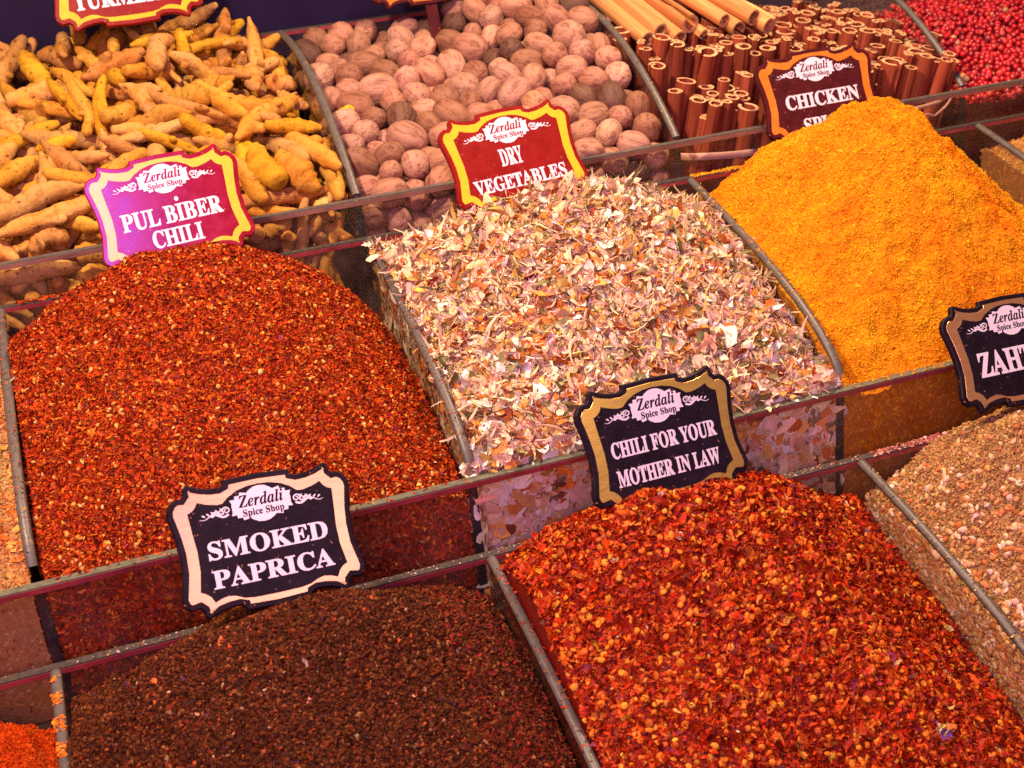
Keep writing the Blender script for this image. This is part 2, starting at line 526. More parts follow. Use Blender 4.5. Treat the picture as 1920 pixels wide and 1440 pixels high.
def tmpl_strip(k, rg, nu=9):
    out = []
    for _ in range(k):
        t = np.linspace(-1, 1, nu)
        c1, c2, c3 = rg.normal(0, .45), rg.normal(0, .45), rg.normal(0, .3)
        cx = t; cy = c1 * t * t + c3 * t ** 3; cz = c2 * t * t + .15 * np.sin(t * 4 + rg.uniform(0, 6))
        tw = rg.uniform(0, 3) + rg.normal(0, 1.2) * t
        w = .095 * (1 - .6 * t ** 2) * rg.uniform(.6, 1.5)
        V = []
        for i in range(nu):
            for sgn in (-1, 0, 1): V.append((cx[i], cy[i] + sgn * w[i] * math.cos(tw[i]), cz[i] + sgn * w[i] * math.sin(tw[i]) + (0.04 if sgn == 0 else 0)))
        F = []
        for i in range(nu - 1):
            for j in range(2):
                a = i * 3 + j; F.append((a, a + 1, a + 4)); F.append((a, a + 4, a + 3))
        out.append((np.array(V), np.array(F)))
    return out

def palette(n, rg, entries, jit=0.25, hue=0.08):
    w = np.array([e[1] for e in entries], float); w /= w.sum()
    k = rg.choice(len(entries), n, p=w)
    c = np.array([e[0] for e in entries])[k]
    c = c * np.exp(rg.normal(0, jit, (n, 1))) * np.exp(rg.normal(0, hue, (n, 3)))
    return np.clip(c, 0, 0.95)

def sizes(n, rg, a, b, c, sp=0.3):
    s = np.exp(np.clip(rg.normal(0, sp, (n, 1)), -1.6 * sp, 1.35 * sp))
    return np.array([[a, b, c]]) * s * np.exp(rg.normal(0, .15, (n, 3)))

TR = np.random.default_rng(3)
FLAKE = tmpl_flake(14, TR); FLAT = tmpl_flake(10, TR, bend=.12, ring=7, jag=.3)
CHUNK = tmpl_chunk(14, TR); SEED = tmpl_seed(5, TR); SESAME = tmpl_seed(4, TR, point=.5)
SHEET = tmpl_sheet(32, TR, nu=8, nv=5, curl=1.0); STRIP = tmpl_strip(16, TR); FLATSHEET = tmpl_sheet(16, TR, nu=8, nv=5, curl=.16, aspect=.6)

def finish(name, g, mats, label, cat='spice heap'):
    return tag(link(name, g.mesh(name), None, mats), label, cat, None, 'stuff')

# ---- Pul Biber chili (middle tier)
RED = [((.42, .037, .003), 6), ((.26, .019, .003), 4.5), ((.47, .078, .005), 3.4), ((.12, .009, .003), 2.6), ((.58, .16, .012), 1.5), ((.62, .30, .07), .25), ((.25, .03, .05), .25)]
hp = Heap(1, 0, [(0, -.497), (1, -.512)],
          [(0, -.165), (.033, -.135), (.1, -.085), (.167, -.035), (.283, .026), (.379, .054), (.471, .058), (.562, .048), (.653, .022), (.718, -.010), (.808, -.07), (.884, -.150), (.946, -.24), (1, -.36)],
          [(0, -.20), (.2, -.16), (.5, -.12), (.8, -.20), (1, -.335)], -.30, seed=1)
HEAP_PUL = hp
g = Geo(); hp.base(g, (.22, .014, .005))
rg = hp.rng
P, Nn = hp.points(120000); P += Nn * rg.uniform(-.003, .005, (len(P), 1))
scatter(g, P, Nn, FLAKE, sizes(len(P), rg, .0045, .0036, .0032), .65, palette(len(P), rg, RED, .3), rg)
P, Nn = hp.points(14000); P += Nn * rg.uniform(0, .004, (len(P), 1))
scatter(g, P, Nn, FLAKE, sizes(len(P), rg, .0072, .0055, .0045), .5, palette(len(P), rg, RED, .3), rg)
P, Nn = hp.points(800, .002)
scatter(g, P, Nn, SEED, sizes(len(P), rg, .0062, .0058, .0025, .15), .5, palette(len(P), rg, [((.66, .30, .06), 3), ((.72, .45, .16), 1)], .15), rg, smooth=True)
P, Nn = hp.side(12000, 'f'); scatter(g, P, Nn, FLAKE, sizes(len(P), rg, .008, .0065, .003), .25, palette(len(P), rg, RED, .3), rg)
M_RED = flake_mat('red_chili_flakes', .5, .10)
finish('chili_heap', g, [M_RED], 'heap of fine red chili flakes before the crimson yellow-bordered sign')

# ---- dry vegetables
VEG = [((.84, .63, .42), 7), ((.78, .50, .31), 4.5), ((.90, .79, .68), 4.5), ((.82, .58, .50), 2), ((.64, .26, .06), 2.6), ((.58, .15, .025), 1.6), ((.70, .40, .10), 2.2),
       ((.20, .18, .07), 1.3), ((.36, .29, .13), 1.2), ((.26, .05, .025), .8)]
hv = Heap(1, 1, [(1, -.452), (1.99, -.46)],
          [(1, -.145), (1.03, -.115), (1.118, -.050), (1.272, -.005), (1.427, .024), (1.598, .022), (1.739, -.030), (1.834, -.085), (1.933, -.150), (1.99, -.225)],
          [(1, -.12), (1.5, -.13), (1.99, -.15)], -.30, amp=((7, .03), (17, .026), (34, .018)), seed=2)
g = Geo(); hv.base(g, (.30, .17, .10))
rg = hv.rng
n = 13000; P, Nn = hv.points(n); P += Nn * rg.uniform(-.012, .008, (n, 1))
scatter(g, P, Nn, SHEET, sizes(n, rg, .0205, .0205, .0205, .42), .55, palette(n, rg, VEG, .2), rg, smooth=True)
n = 7000; P, Nn = hv.points(n); P += Nn * rg.uniform(-.008, .008, (n, 1))
scatter(g, P, Nn, SHEET, sizes(n, rg, .0095, .0095, .009, .4), .6, palette(n, rg, VEG, .2), rg, smooth=True)
n = 9000; P, Nn = hv.points(n); P += Nn * rg.uniform(-.008, .006, (n, 1))
scatter(g, P, Nn, CHUNK, sizes(n, rg, .0058, .0046, .0042, .4), .7, palette(n, rg, VEG, .22), rg)
n = 3800; P, Nn = hv.points(n); P += Nn * rg.uniform(-.004, .012, (n, 1))
scatter(g, P, Nn, STRIP, sizes(n, rg, .031, .031, .024, .4), .45, palette(n, rg, [((.76, .54, .36), 6), ((.70, .42, .26), 3), ((.27, .24, .10), 2.4), ((.66, .36, .10), 1)], .15), rg, smooth=True)
n = 1000; P, Nn = hv.points(n); P += Nn * rg.uniform(0, .008, (n, 1))
scatter(g, P, Nn, CHUNK, sizes(n, rg, .012, .009, .007, .35), .5, palette(n, rg, [((.62, .22, .03), 3), ((.25, .06, .03), 1), ((.70, .42, .08), 1)], .2), rg)
for w_, cnt in (('f', 5000), ('l', 3200)):
    P, Nn = hv.side(cnt, w_, .36, .0); P -= Nn * rg.uniform(-.003, .006, (cnt, 1))
    scatter(g, P, Nn, FLATSHEET, sizes(cnt, rg, .023, .023, .006, .4), .10, palette(cnt, rg, VEG, .2), rg)
M_VEG = flake_mat('dried_vegetable_flakes', .7, .12, 60, .18)
finish('vegetable_heap', g, [M_VEG], 'heap of pale dried vegetable flakes before the red yellow-bordered sign')

# ---- orange seasoning powder
def powder(name, h, base, pal, ncrumb, size, label, fineamp, matname, nb=420, crumbs=None, sides=('f', 'l'), lump=None, box_=None, bumpd=.012, sidecol=None):
    g = Geo()
    n = h.n
    Z0 = h.Z.copy()
    for cells, a in fineamp: h.Z = h.Z + a * vnoise(n, n, cells, h.seed * 7 + cells)
    gy, gx = np.gradient(h.Z, h.ys, h.xs); h.gx, h.gy = gx, gy
    h.base(g, base, .16)
    rg = h.rng
    kw = box_ or {}
    P, Nn = h.points(ncrumb, **kw); P += Nn * rg.uniform(-size * .6, size * .35, (ncrumb, 1))
    blend = vnoise(64, 64, 9, h.seed + 3) + .5 * vnoise(64, 64, 22, h.seed + 4)      # the mix is redder in some places
    bi = blend[((P[:, 1] - h.y0) / (h.y1 - h.y0) * 63).astype(int).clip(0, 63), ((P[:, 0] - h.x0) / (h.x1 - h.x0) * 63).astype(int).clip(0, 63)]
    cc = palette(ncrumb, rg, pal, .14, .04) * np.stack([1 + 0 * bi, 1 + .75 * bi, 1 + .5 * bi], 1).clip(.4, 1.4)
    scatter(g, P, Nn, CHUNK, sizes(ncrumb, rg, size, size * .85, size * .75, .35), .8, cc.clip(0, .95), rg)
    if lump:
        cnt, ls = lump; P, Nn = h.points(cnt, **kw)
        scatter(g, P, Nn, CHUNK, sizes(cnt, rg, ls, ls * .85, ls * .7, .35), .6, palette(cnt, rg, pal, .14, .04), rg)
    for w_ in sides:
        P, Nn = h.side(5000, w_, .30); c_ = palette(5000, rg, pal, .22, .05) * .9
        scatter(g, P, Nn, FLAKE, sizes(5000, rg, .0045, .004, .001, .5), .06, c_, rg)
    if crumbs: crumbs(g, h, rg)
    M = flake_mat(matname, .9, .03, 55, .22)
    return finish(name, g, [M], label)

CUR = [((.72, .31, .009), 5), ((.70, .26, .008), 4), ((.76, .37, .014), 3), ((.64, .17, .006), 1.4)]
hc = Heap(1, 2, [(1.99, -.513), (3.0, -.50)],
          [(1.99, -.17), (2.03, -.125), (2.086, -.062), (2.225, .026), (2.33, .074), (2.43, .112), (2.50, .112), (2.579, .082), (2.653, .040), (2.731, -.035), (2.81, -.115), (2.913, -.215), (3.0, -.30)],
          [(1.99, -.20), (2.4, -.03), (2.6, -.03), (3.0, -.33)], -.27, amp=((5, .04), (10, .03), (22, .018)), n=380, seed=3)
powder('powder_heap', hc, (.60, .20, .009), CUR, 110000, .0029, 'tall heap of orange-yellow seasoning powder before the maroon orange-bordered sign',
       ((34, .014), (47, .010), (90, .005)), 'orange_seasoning', lump=(3000, .0052))

# ---- tan powders left and right of the middle tier
TAN = [((.50, .27, .10), 5), ((.44, .22, .07), 4), ((.56, .33, .14), 3), ((.40, .13, .04), 1.2), ((.30, .13, .05), 1)]
hl = Heap(1, -1, [(-1, -.51), (0, -.535)], [(-1, .05), (-.5, .05), (-.2, -.06), (0, -.19)], [(-1, -.1), (-.3, -.1), (0, -.2)], -.35, n=300, seed=4)
powder('powder_heap', hl, (.44, .23, .08), TAN, 26000, .0042, 'slope of tan spice powder at the far left, beside the red chili heap',
       ((60, .010), (120, .006)), 'tan_spice', box_=dict(xmin=-.35), crumbs=lambda g, h, rg: scatter(g, *h.points(700, .002, xmin=-.35), FLAKE, sizes(700, rg, .010, .008, .005), .4, palette(700, rg, [((.55, .14, .02), 3), ((.6, .33, .08), 2)], .2), rg))
hr = Heap(1, 3, [(3.0, -.5), (4, -.5)], [(3.0, -.24), (3.12, -.15), (3.3, -.03), (3.6, .08), (4, .05)], [(3.0, -.2), (3.4, -.12), (4, -.1)], -.42, amp=((6, .04), (14, .03)), n=300, seed=5)
powder('powder_heap', hr, (.42, .20, .055), [((.48, .25, .07), 4), ((.42, .18, .04), 3), ((.56, .32, .11), 2)], 14000, .0046, 'coarse ochre powder beside the orange heap, below the peppercorns',
       ((60, .012), (120, .008)), 'ochre_spice', lump=(2500, .008), box_=dict(xmax=3.6))

# ---- smoked paprica
BRN = [((.080, .021, .008), 6), ((.050, .014, .007), 5), ((.12, .034, .010), 4), ((.18, .058, .016), 1.6), ((.15, .024, .008), 1.6), ((.27, .12, .045), .35), ((.28, .05, .010), .5), ((.07, .03, .05), .15), ((.40, .24, .12), .06)]
hk = Heap(2, 0, [(0, -.93), (1, -.96)],
          [(0, -.66), (.049, -.62), (.118, -.56), (.204, -.49), (.351, -.456), (.461, -.447), (.573, -.444), (.672, -.458), (.772, -.494), (.861, -.550), (.93, -.63), (1, -.765)],
          [(0, -.73), (.2, -.66), (.5, -.58), (.8, -.66), (1, -.735)], -1.27, seed=6)
g = Geo(); hk.base(g, (.06, .017, .009))
rg = hk.rng
n = 95000; P, Nn = hk.points(n, ymin=-1.83); P += Nn * rg.uniform(-.003, .004, (n, 1))
scatter(g, P, Nn, CHUNK, sizes(n, rg, .0045, .0038, .0034, .35), .6, palette(n, rg, BRN, .3), rg)
n = 9000; P, Nn = hk.points(n, .001, ymin=-1.83)
scatter(g, P, Nn, FLAKE, sizes(n, rg, .0074, .0058, .0042), .55, palette(n, rg, BRN, .3), rg)
n = 90; P, Nn = hk.points(n, .003, ymin=-1.83)
scatter(g, P, Nn, FLAKE, sizes(n, rg, .0085, .006, .004), .4, palette(n, rg, [((.45, .24, .12), 3), ((.5, .12, .03), 3), ((.22, .08, .42), 1), ((.6, .45, .35), 1)], .2), rg)
n = 2500; P, Nn = hk.points(n, .002, xmin=.80)
scatter(g, P, Nn, FLAKE, sizes(n, rg, .008, .006, .004), .5, palette(n, rg, [((.22, .015, .012), 4), ((.12, .018, .01), 3)], .25), rg)
M_BRN = flake_mat('smoked_paprica_grains', .6, .06)
finish('paprica_heap', g, [M_BRN], 'heap of dark brown smoked paprica grains in the front tier')

# ---- chili flakes with seeds
CH = [((.42, .030, .003), 6), ((.30, .015, .003), 5), ((.52, .070, .005), 3.2), ((.15, .008, .003), 2.6), ((.62, .14, .010), 1.2), ((.22, .02, .05), .3)]
hm = Heap(2, 1, [(1, -.95), (2, -1.02)],
          [(1, -.60), (1.04, -.545), (1.124, -.470), (1.213, -.415), (1.302, -.386), (1.403, -.392), (1.532, -.426), (1.639, -.472), (1.721, -.545), (1.805, -.625), (1.9, -.74), (1.99, -.825)],
          [(1, -.63), (1.3, -.56), (1.55, -.555), (1.764, -.60), (1.854, -.665), (1.947, -.71), (2, -.73)], -1.28, seed=7)
g = Geo(); hm.base(g, (.24, .012, .005))
rg = hm.rng
n = 68000; P, Nn = hm.points(n, ymin=-1.83); P += Nn * rg.uniform(-.004, .006, (n, 1))
scatter(g, P, Nn, FLAKE, sizes(n, rg, .0072, .0054, .0050, .38), .6, palette(n, rg, CH, .3), rg)
n = 5000; P, Nn = hm.points(n, ymin=-1.83); P += Nn * rg.uniform(-.002, .008, (n, 1))
scatter(g, P, Nn, FLAKE, sizes(n, rg, .0125, .009, .008, .3), .5, palette(n, rg, CH, .3), rg)
n = 2300; P, Nn = hm.points(n, .004, ymin=-1.83); P += Nn * rg.uniform(-.003, .003, (n, 1))
scatter(g, P, Nn, SEED, sizes(n, rg, .0078, .0074, .0028, .18), .42, palette(n, rg, [((.70, .22, .018), 4), ((.72, .30, .03), 1.6), ((.62, .13, .012), 4)], .14), rg, mat=0, smooth=True)
n = 90; P, Nn = hm.points(n, .006, ymin=-1.83)
scatter(g, P, Nn, SHEET, sizes(n, rg, .015, .015, .010), .4, palette(n, rg, [((.66, .40, .14), 3), ((.7, .5, .35), 1), ((.55, .2, .02), 2)], .2), rg)
M_CH = flake_mat('seedy_chili_flakes', .42, .16)
finish('chili_heap', g, [M_CH], 'heap of bright red chili flakes with yellow seeds in the front tier')

# ---- sesame and thyme mix
ZH = [((.52, .29, .105), 5), ((.45, .235, .08), 4), ((.56, .35, .15), 3), ((.26, .10, .04), 1.6), ((.38, .12, .05), 1), ((.20, .15, .05), .6)]
hz = Heap(2, 2, [(2, -.96), (3, -.95)], [(1.99, -.745), (2.05, -.66), (2.11, -.56), (2.215, -.485), (2.321, -.452), (2.5, -.44), (2.8, -.48), (3, -.7)],
          [(1.99, -.72), (2.2, -.62), (2.5, -.58), (3, -.7)], -1.24, seed=8)
g = Geo(); hz.base(g, (.36, .18, .07))
rg = hz.rng
n = 60000; P, Nn = hz.points(n, ymin=-1.83, xmax=2.75); P += Nn * rg.uniform(-.003, .004, (n, 1))
scatter(g, P, Nn, CHUNK, sizes(n, rg, .0041, .0034, .0031, .35), .6, palette(n, rg, ZH, .2), rg)
SES = [((.74, .46, .26), 4), ((.62, .28, .10), 4), ((.78, .58, .44), 2), ((.55, .18, .05), 2)]
def low(x, y): return np.clip(0.10 + 1.4 * np.clip((-1.25 - y) / .35, 0, 1) + .5 * (x < 2.12), 0, 1)
n = 1500; P, Nn = hz.points(n, .003, ymin=-1.83, xmax=2.75, dens=low)
scatter(g, P, Nn, SESAME, sizes(n, rg, .0105, .0068, .0042, .12), .4, palette(n, rg, SES, .12), rg, smooth=True)
n = 1700; P, Nn = hz.side(n, 'l', .2); scatter(g, P, Nn, SESAME, sizes(n, rg, .0105, .0068, .0036, .12), .2, palette(n, rg, SES, .15), rg, smooth=True)
n = 9000; P, Nn = hz.side(n, 'l', .2); scatter(g, P, Nn, CHUNK, sizes(n, rg, .006, .005, .003, .3), .3, palette(n, rg, ZH, .2), rg)
M_ZH = flake_mat('sesame_mix', .65, .12)
finish('sesame_heap', g, [M_ZH], 'heap of tan herb mix with sesame seeds at the right of the front tier')

# ---- bright orange powder, bottom left
ho = Heap(2, -1, [(-1, -.95), (0, -.98)], [(-1, -.5), (-.3, -.52), (-.12, -.60), (0, -.77)], [(-1, -.6), (-.2, -.66), (0, -.78)], -1.18, n=260, seed=9)
powder('powder_heap', ho, (.42, .045, .005), [((.48, .06, .006), 4), ((.40, .038, .004), 4), ((.58, .12, .012), 2)], 16000, .0036, 'bright orange-red powder in the lower left corner, beside the smoked paprica',
       ((50, .010), (110, .006)), 'orange_red_powder', box_=dict(xmin=-.3, ymin=-1.5))

# ------------------------------------------------------------------ price signs
OUT = [(0, .715), (.36, .70), (.372, .645), (.42, .627), (.52, .632), (.62, .655), (.755, .708), (.785, .68), (.80, .61), (.83, .578), (.885, .582), (.95, .54), (.992, .47), (1.0, .40), (.985, .33),
       (.955, .17), (.937, 0), (.942, -.2), (.98, -.38), (1.0, -.47), (.978, -.55), (.92, -.598), (.83, -.582), (.80, -.61), (.785, -.68), (.755, -.708), (.62, -.655), (.52, -.635), (.42, -.63), (.372, -.647), (.36, -.70), (0, -.715)]
INN = [(0, .60), (.12, .592), (.24, .562), (.34, .51), (.41, .452), (.47, .448), (.58, .472), (.672, .508), (.70, .46), (.74, .425), (.79, .405), (.775, .2), (.757, 0), (.762, -.2), (.80, -.42), (.74, -.45), (.70, -.49), (.668, -.552),
       (.60, -.525), (.52, -.512), (.45, -.525), (.36, -.565), (.26, -.58), (0, -.585)]
EMB = [(0, .195), (.06, .187), (.115, .158), (.14, .135), (.215, .15), (.222, .118), (.275, .118), (.278, .082), (.335, .085), (.318, .045), (.322, 0), (.318, -.045), (.335, -.085), (.278, -.082), (.275, -.118), (.222, -.118), (.215, -.15), (.14, -.135), (.115, -.158), (.06, -.187), (0, -.195)]

def mirror(h): return list(h) + [(-x, y) for x, y in h[-2:0:-1]]

def inset(poly, d):
    n = len(poly); out = []
    for i in range(n):
        p0, p1, p2 = [np.array(poly[(i + k) % n]) for k in (-1, 0, 1)]
        e1 = p1 - p0; e2 = p2 - p1
        n1 = np.array([e1[1], -e1[0]]) / np.linalg.norm(e1); n2 = np.array([e2[1], -e2[0]]) / np.linalg.norm(e2)
        b = n1 + n2; b /= max(np.linalg.norm(b), 1e-6)
        out.append(tuple(p1 + b * d / max(.6, b @ n1)))
    return out

def slab(poly, z0, z1, bev=0.0):
    """Solid plate from an outline (local x right, y up, z towards the reader), with a softened front edge."""
    g = Geo(); n = len(poly)
    rings = [[(x, y, z0) for x, y in poly], [(x, y, z1 - bev) for x, y in poly]]
    if bev: rings.append([(x, y, z1) for x, y in inset(poly, bev)])
    V = [p for r in rings for p in r]; F = []
    for k in range(len(rings) - 1):
        for i in range(n): F.append((k * n + i, k * n + (i + 1) % n, (k + 1) * n + (i + 1) % n, (k + 1) * n + i))
    F = [f[::-1] for f in F]
    g.add(V, F)
    top = rings[-1]
    tri = tessellate_polygon([[Vector(p) for p in top]])
    fix = []
    for t in tri:
        a, b, c = [Vector(top[i]) for i in t]
        fix.append(t if (b - a).cross(c - a).z > 0 else (t[0], t[2], t[1]))
    g.add(top, np.array(fix))
    g.add(rings[0], np.array([(t[0], t[2], t[1]) for t in fix]))
    return g

def clockwise(poly):
    a = sum(x0 * y1 - x1 * y0 for (x0, y0), (x1, y1) in zip(poly, poly[1:] + poly[:1]))
    return poly if a < 0 else poly[::-1]

BOLD = lambda s: ''.join(chr(0x1D400 + ord(c) - 65) if c.isupper() else chr(0x1D41A + ord(c) - 97) if c.islower() else c for c in s)
BOLDIT = lambda s: ''.join(chr(0x1D468 + ord(c) - 65) if c.isupper() else chr(0x1D482 + ord(c) - 97) if c.islower() else c for c in s)

def text_geo(body, offset=0.012, spacing=1.0):
    cu = bpy.data.curves.new('lettering', 'FONT'); cu.body = body; cu.offset = offset; cu.resolution_u = 3; cu.space_character = spacing
    o = bpy.data.objects.new('lettering', cu); C.objects.link(o)
    dg = bpy.context.evaluated_depsgraph_get()
    me = bpy.data.meshes.new_from_object(o.evaluated_get(dg))
    V = np.array([v.co[:] for v in me.vertices]); F3 = []
    me.calc_loop_triangles()
    F3 = np.array([t.vertices[:] for t in me.loop_triangles])
    bpy.data.objects.remove(o); bpy.data.curves.remove(cu); bpy.data.meshes.remove(me)
    a, b, c = V[F3[:, 0]], V[F3[:, 1]], V[F3[:, 2]]
    fl = np.cross(b - a, c - a)[:, 2] < 0
    F3[fl] = F3[fl][:, ::-1]
    return V, F3

def fit_text(body, x0, x1, base, cap, z, offset=0.012, desc=False):
    V, F = text_geo(body, offset)
    ref = text_geo(body[0], offset)[0]
    h = ref[:, 1].max() - max(0, ref[:, 1].min())
    V = V.copy()
    xa, xb = V[:, 0].min(), V[:, 0].max()
    V[:, 0] = x0 + (V[:, 0] - xa) / (xb - xa) * (x1 - x0)
    V[:, 1] = base + V[:, 1] / h * cap
    V[:, 2] = z
    return V, F

def stroke(pts, widths, z):
    pts = np.array(pts); n = len(pts)
    d = np.gradient(pts, axis=0); d /= np.linalg.norm(d, axis=1)[:, None] + 1e-9
    nrm = np.stack([-d[:, 1], d[:, 0]], 1); w = np.asarray(widths)[:, None]
    V = np.concatenate([np.c_[pts + nrm * w, np.full(n, z)], np.c_[pts - nrm * w, np.full(n, z)]])
    F = [(i, i + n, i + n + 1, i + 1) for i in range(n - 1)]
    return V, np.array(F)

def flourish(side, z):
    g = Geo()
    t = np.linspace(0, 1, 24)
    cx = .385
    for k, (R0, dx, up) in enumerate([(.046, 0, 1), (.038, .062, -1), (.030, .112, 1), (.022, .152, -1)]):
        ang = np.linspace(0, 2 * math.pi * 1.35, 30); rr = R0 * (1 - ang / ang[-1] * .8)
        pts = [(side * (cx + dx + r * math.cos(a)), -.002 - dx * .17 + up * r * math.sin(a) * .85) for a, r in zip(ang, rr)]
        V, F = stroke(pts, .0085 * (1 - .5 * np.linspace(0, 1, 30)), z + .0004 * k); g.add(V, F if side > 0 else F[:, ::-1])
    pts = [(side * (cx - .02 + .31 * a), -.045 - .02 * math.sin(a * 9) - .0 * a) for a in t]
    V, F = stroke(pts, .010 * (1 - t) + .002, z + .002); g.add(V, F if side > 0 else F[:, ::-1])
    for k in range(5):
        a = np.linspace(0, 1, 8); x = cx + .03 + .05 * k
        pts = [(side * (x + .035 * q), -.04 + (.075 - .012 * k) * q ** .6) for q in a]
        V, F = stroke(pts, .009 * np.sin(np.pi * (a * .9 + .08)), z + .0026 + .0004 * k); g.add(V, F if side > 0 else F[:, ::-1])
    return g

def foil(name, col, rough=.22):
    m, nt, bs = mat(name)
    n = noise(nt, 2.2, 6, .6, stretch=(1, 4, 1))
    r = ramp(nt, n.outputs[0], [(.3, tuple(c * .86 for c in col)), (.7, col)])
    nt.links.new(r.outputs[0], bs.inputs['Base Color'])
    bs.inputs['Metallic'].default_value = .72
    mr = N(nt, 'ShaderNodeMapRange'); mr.inputs['To Min'].default_value = rough - .1; mr.inputs['To Max'].default_value = rough + .16
    nt.links.new(n.outputs[0], mr.inputs['Value']); nt.links.new(mr.outputs[0], bs.inputs['Roughness'])
    bump(nt, bs, n.outputs[0], .10, .004)
    return m

BLACK = plain('black_sign_board', (.012, .006, .014), .5, .12, nscale=5, nstr=.5)
MAROON = plain('maroon_sign_board', (.06, .006, .010), .5, .12, nscale=5, nstr=.4)
CRIMSON = plain('crimson_sign_board', (.24, .006, .018), .17, .5, nscale=5, nstr=.25)
REDB = plain('red_sign_board', (.20, .003, .003), .4, .2, nscale=5, nstr=.2)
WHITE = plain('white_print', (.68, .60, .76), .45, .4, nscale=4, nstr=.05)
YELLOW = plain('yellow_print', (.70, .42, .03), .2, .5, nscale=20, nstr=.1)
GOLD = foil('gold_foil', (.78, .52, .14)); ROSE = foil('rose_gold_foil', (.90, .52, .40)); COPPER = foil('copper_foil', (.85, .45, .22)); ORNG = plain('orange_print', (.62, .17, .02), .3, .5, nscale=6, nstr=.2)

def sign(q, s, board, border, lines, label, dot=None, pole=False, emblem=True):
    t, yw, rl = q[3:6]
    M = Matrix.Rotation(yw, 3, 'Z') @ Matrix.Rotation(-t, 3, 'X') @ Matrix.Rotation(rl, 3, 'Y')
    ex, ez, ny = M @ Vector((1, 0, 0)), M @ Vector((0, 0, 1)), M @ Vector((0, -1, 0))
    root = empty('price_sign', q[:3])
    rot = Matrix((ex, ez, ny)).transposed()
    root.rotation_euler = rot.to_euler()
    root.scale = (s, s, s)
    tag(root, label, 'price sign', 'plaque price signs stuck in the spices')
    o = clockwise(mirror(OUT))
    link('board', slab(o, -.055, .02, .014).mesh('board'), root, [board])
    b = link('border', slab(clockwise(inset(o, .062)), .018, .0245, .003).mesh('border'), root, [border])
    link('panel', slab(clockwise(mirror(INN)), .024, .0275, .0015).mesh('panel'), root, [board])
    if emblem:
        e = [(x, y + .385) for x, y in mirror(EMB)]
        em = link('emblem', slab(clockwise(e), .027, .0305).mesh('emblem'), root, [WHITE])
        g = Geo(); V, F = fit_text(BOLDIT('Zerdali'), -.245, .245, .375, .125, .0325, .008); g.add(V, F)
        V, F = fit_text(BOLD('Spice Shop'), -.215, .235, .275, .072, .0325, .014); g.add(V, F)
        link('emblem_lettering', g.mesh('emblem_lettering'), em, [board])
        for sd in (-1, 1):
            g = flourish(sd, .0285)
            f = link('scroll_ornament', g.mesh('scroll_ornament'), root, [WHITE]); f.location = (0, .375, 0)
    if lines:
        g = Geo()
        for ln in lines:
            V, F = fit_text(BOLD(ln[0]), ln[1], ln[2], ln[3], ln[4], .0292, ln[5] if len(ln) > 5 else .016); g.add(V, F)
        if dot:
            a = np.linspace(0, 2 * math.pi, 15)[:-1]
            g.add([(dot[0] + .027 * math.cos(w), dot[1] + .032 * math.sin(w), .0292) for w in a], np.array([[0, i, i + 1] for i in range(1, 13)]))
        link('lettering', g.mesh('lettering'), root, [WHITE])
    if pole:
        g = Geo(); box(g, (-.10, -1.9, -.05), (.10, -.70, -.01)); link('post', g.mesh('post'), root, [MAROON])
    return root

SS = .195
for m_ in (BLACK, MAROON, CRIMSON, REDB): dusty(m_)
for m_ in (RAIL, RAIL_F, RAIL_B): dusty(m_, (.42, .17, .07), 60, .70)
sign((.4937, -1.1306, -.3561, .5555, .1986, .1422), SS, BLACK, ROSE, [('SMOKED', -.652, .655, -.112, .190), ('PAPRICA', -.655, .665, -.415, .185)],
     'black sign with rose gold border reading SMOKED PAPRICA')
sign((1.371, -1.1893, -.3161, .4815, .1133, .0552), SS, BLACK, GOLD, [('CHILI FOR YOUR', -.674, .674, -.092, .180, .022), ('MOTHER IN LAW', -.675, .645, -.413, .180, .022)],
     'black sign with gold border reading CHILI FOR YOUR MOTHER IN LAW')
sign((.4803, -.1973, .1215, .458, .0614, -.0255), SS, CRIMSON, YELLOW, [('PUL BIBER', -.661, .652, -.198, .225, .02), ('CHILI', -.335, .325, -.488, .225, .02)],
     'crimson sign with yellow border reading PUL BİBER CHILI', dot=(.096, .093))
sign((1.4094, -.1841, .094, .5719, .0486, -.0305), SS, REDB, YELLOW, [('DRY', -.218, .125, -.117, .245, .02), ('VEGETABLES', -.713, .69, -.450, .20, .02)],
     'bright red sign with yellow border reading DRY VEGETABLES')
sign((2.4569, -.0250, .0768, .4857, -.0577, -.0161), SS, MAROON, ORNG, [('CHICKEN', -.605, .655, -.19, .225, .02), ('SPICE', -.385, .385, -.585, .225, .02)],
     'dark maroon sign with orange border reading CHICKEN, half sunk behind the orange heap')
sign((2.3875, -1.08, -.3684, .5965, .0495, .0518), SS, BLACK, COPPER, [('ZAHTER', -.643, .643, -.265, .305, .022)],
     'black sign with copper border reading ZAHT, cut off at the photo edge')
sign((.527, .80, .600, .42, .03, 0.0), SS * 1.15, REDB, YELLOW, [('TURMERIC', -.72, .70, -.43, .26, .02)],
     'red sign with yellow border reading TURMERIC behind the turmeric fingers')
sign((1.492, .86, .510, .30, .03, 0.0), SS * 1.0, MAROON, ORNG, None, 'maroon sign with orange border on a post at the back of the nutmeg bin', pole=True)

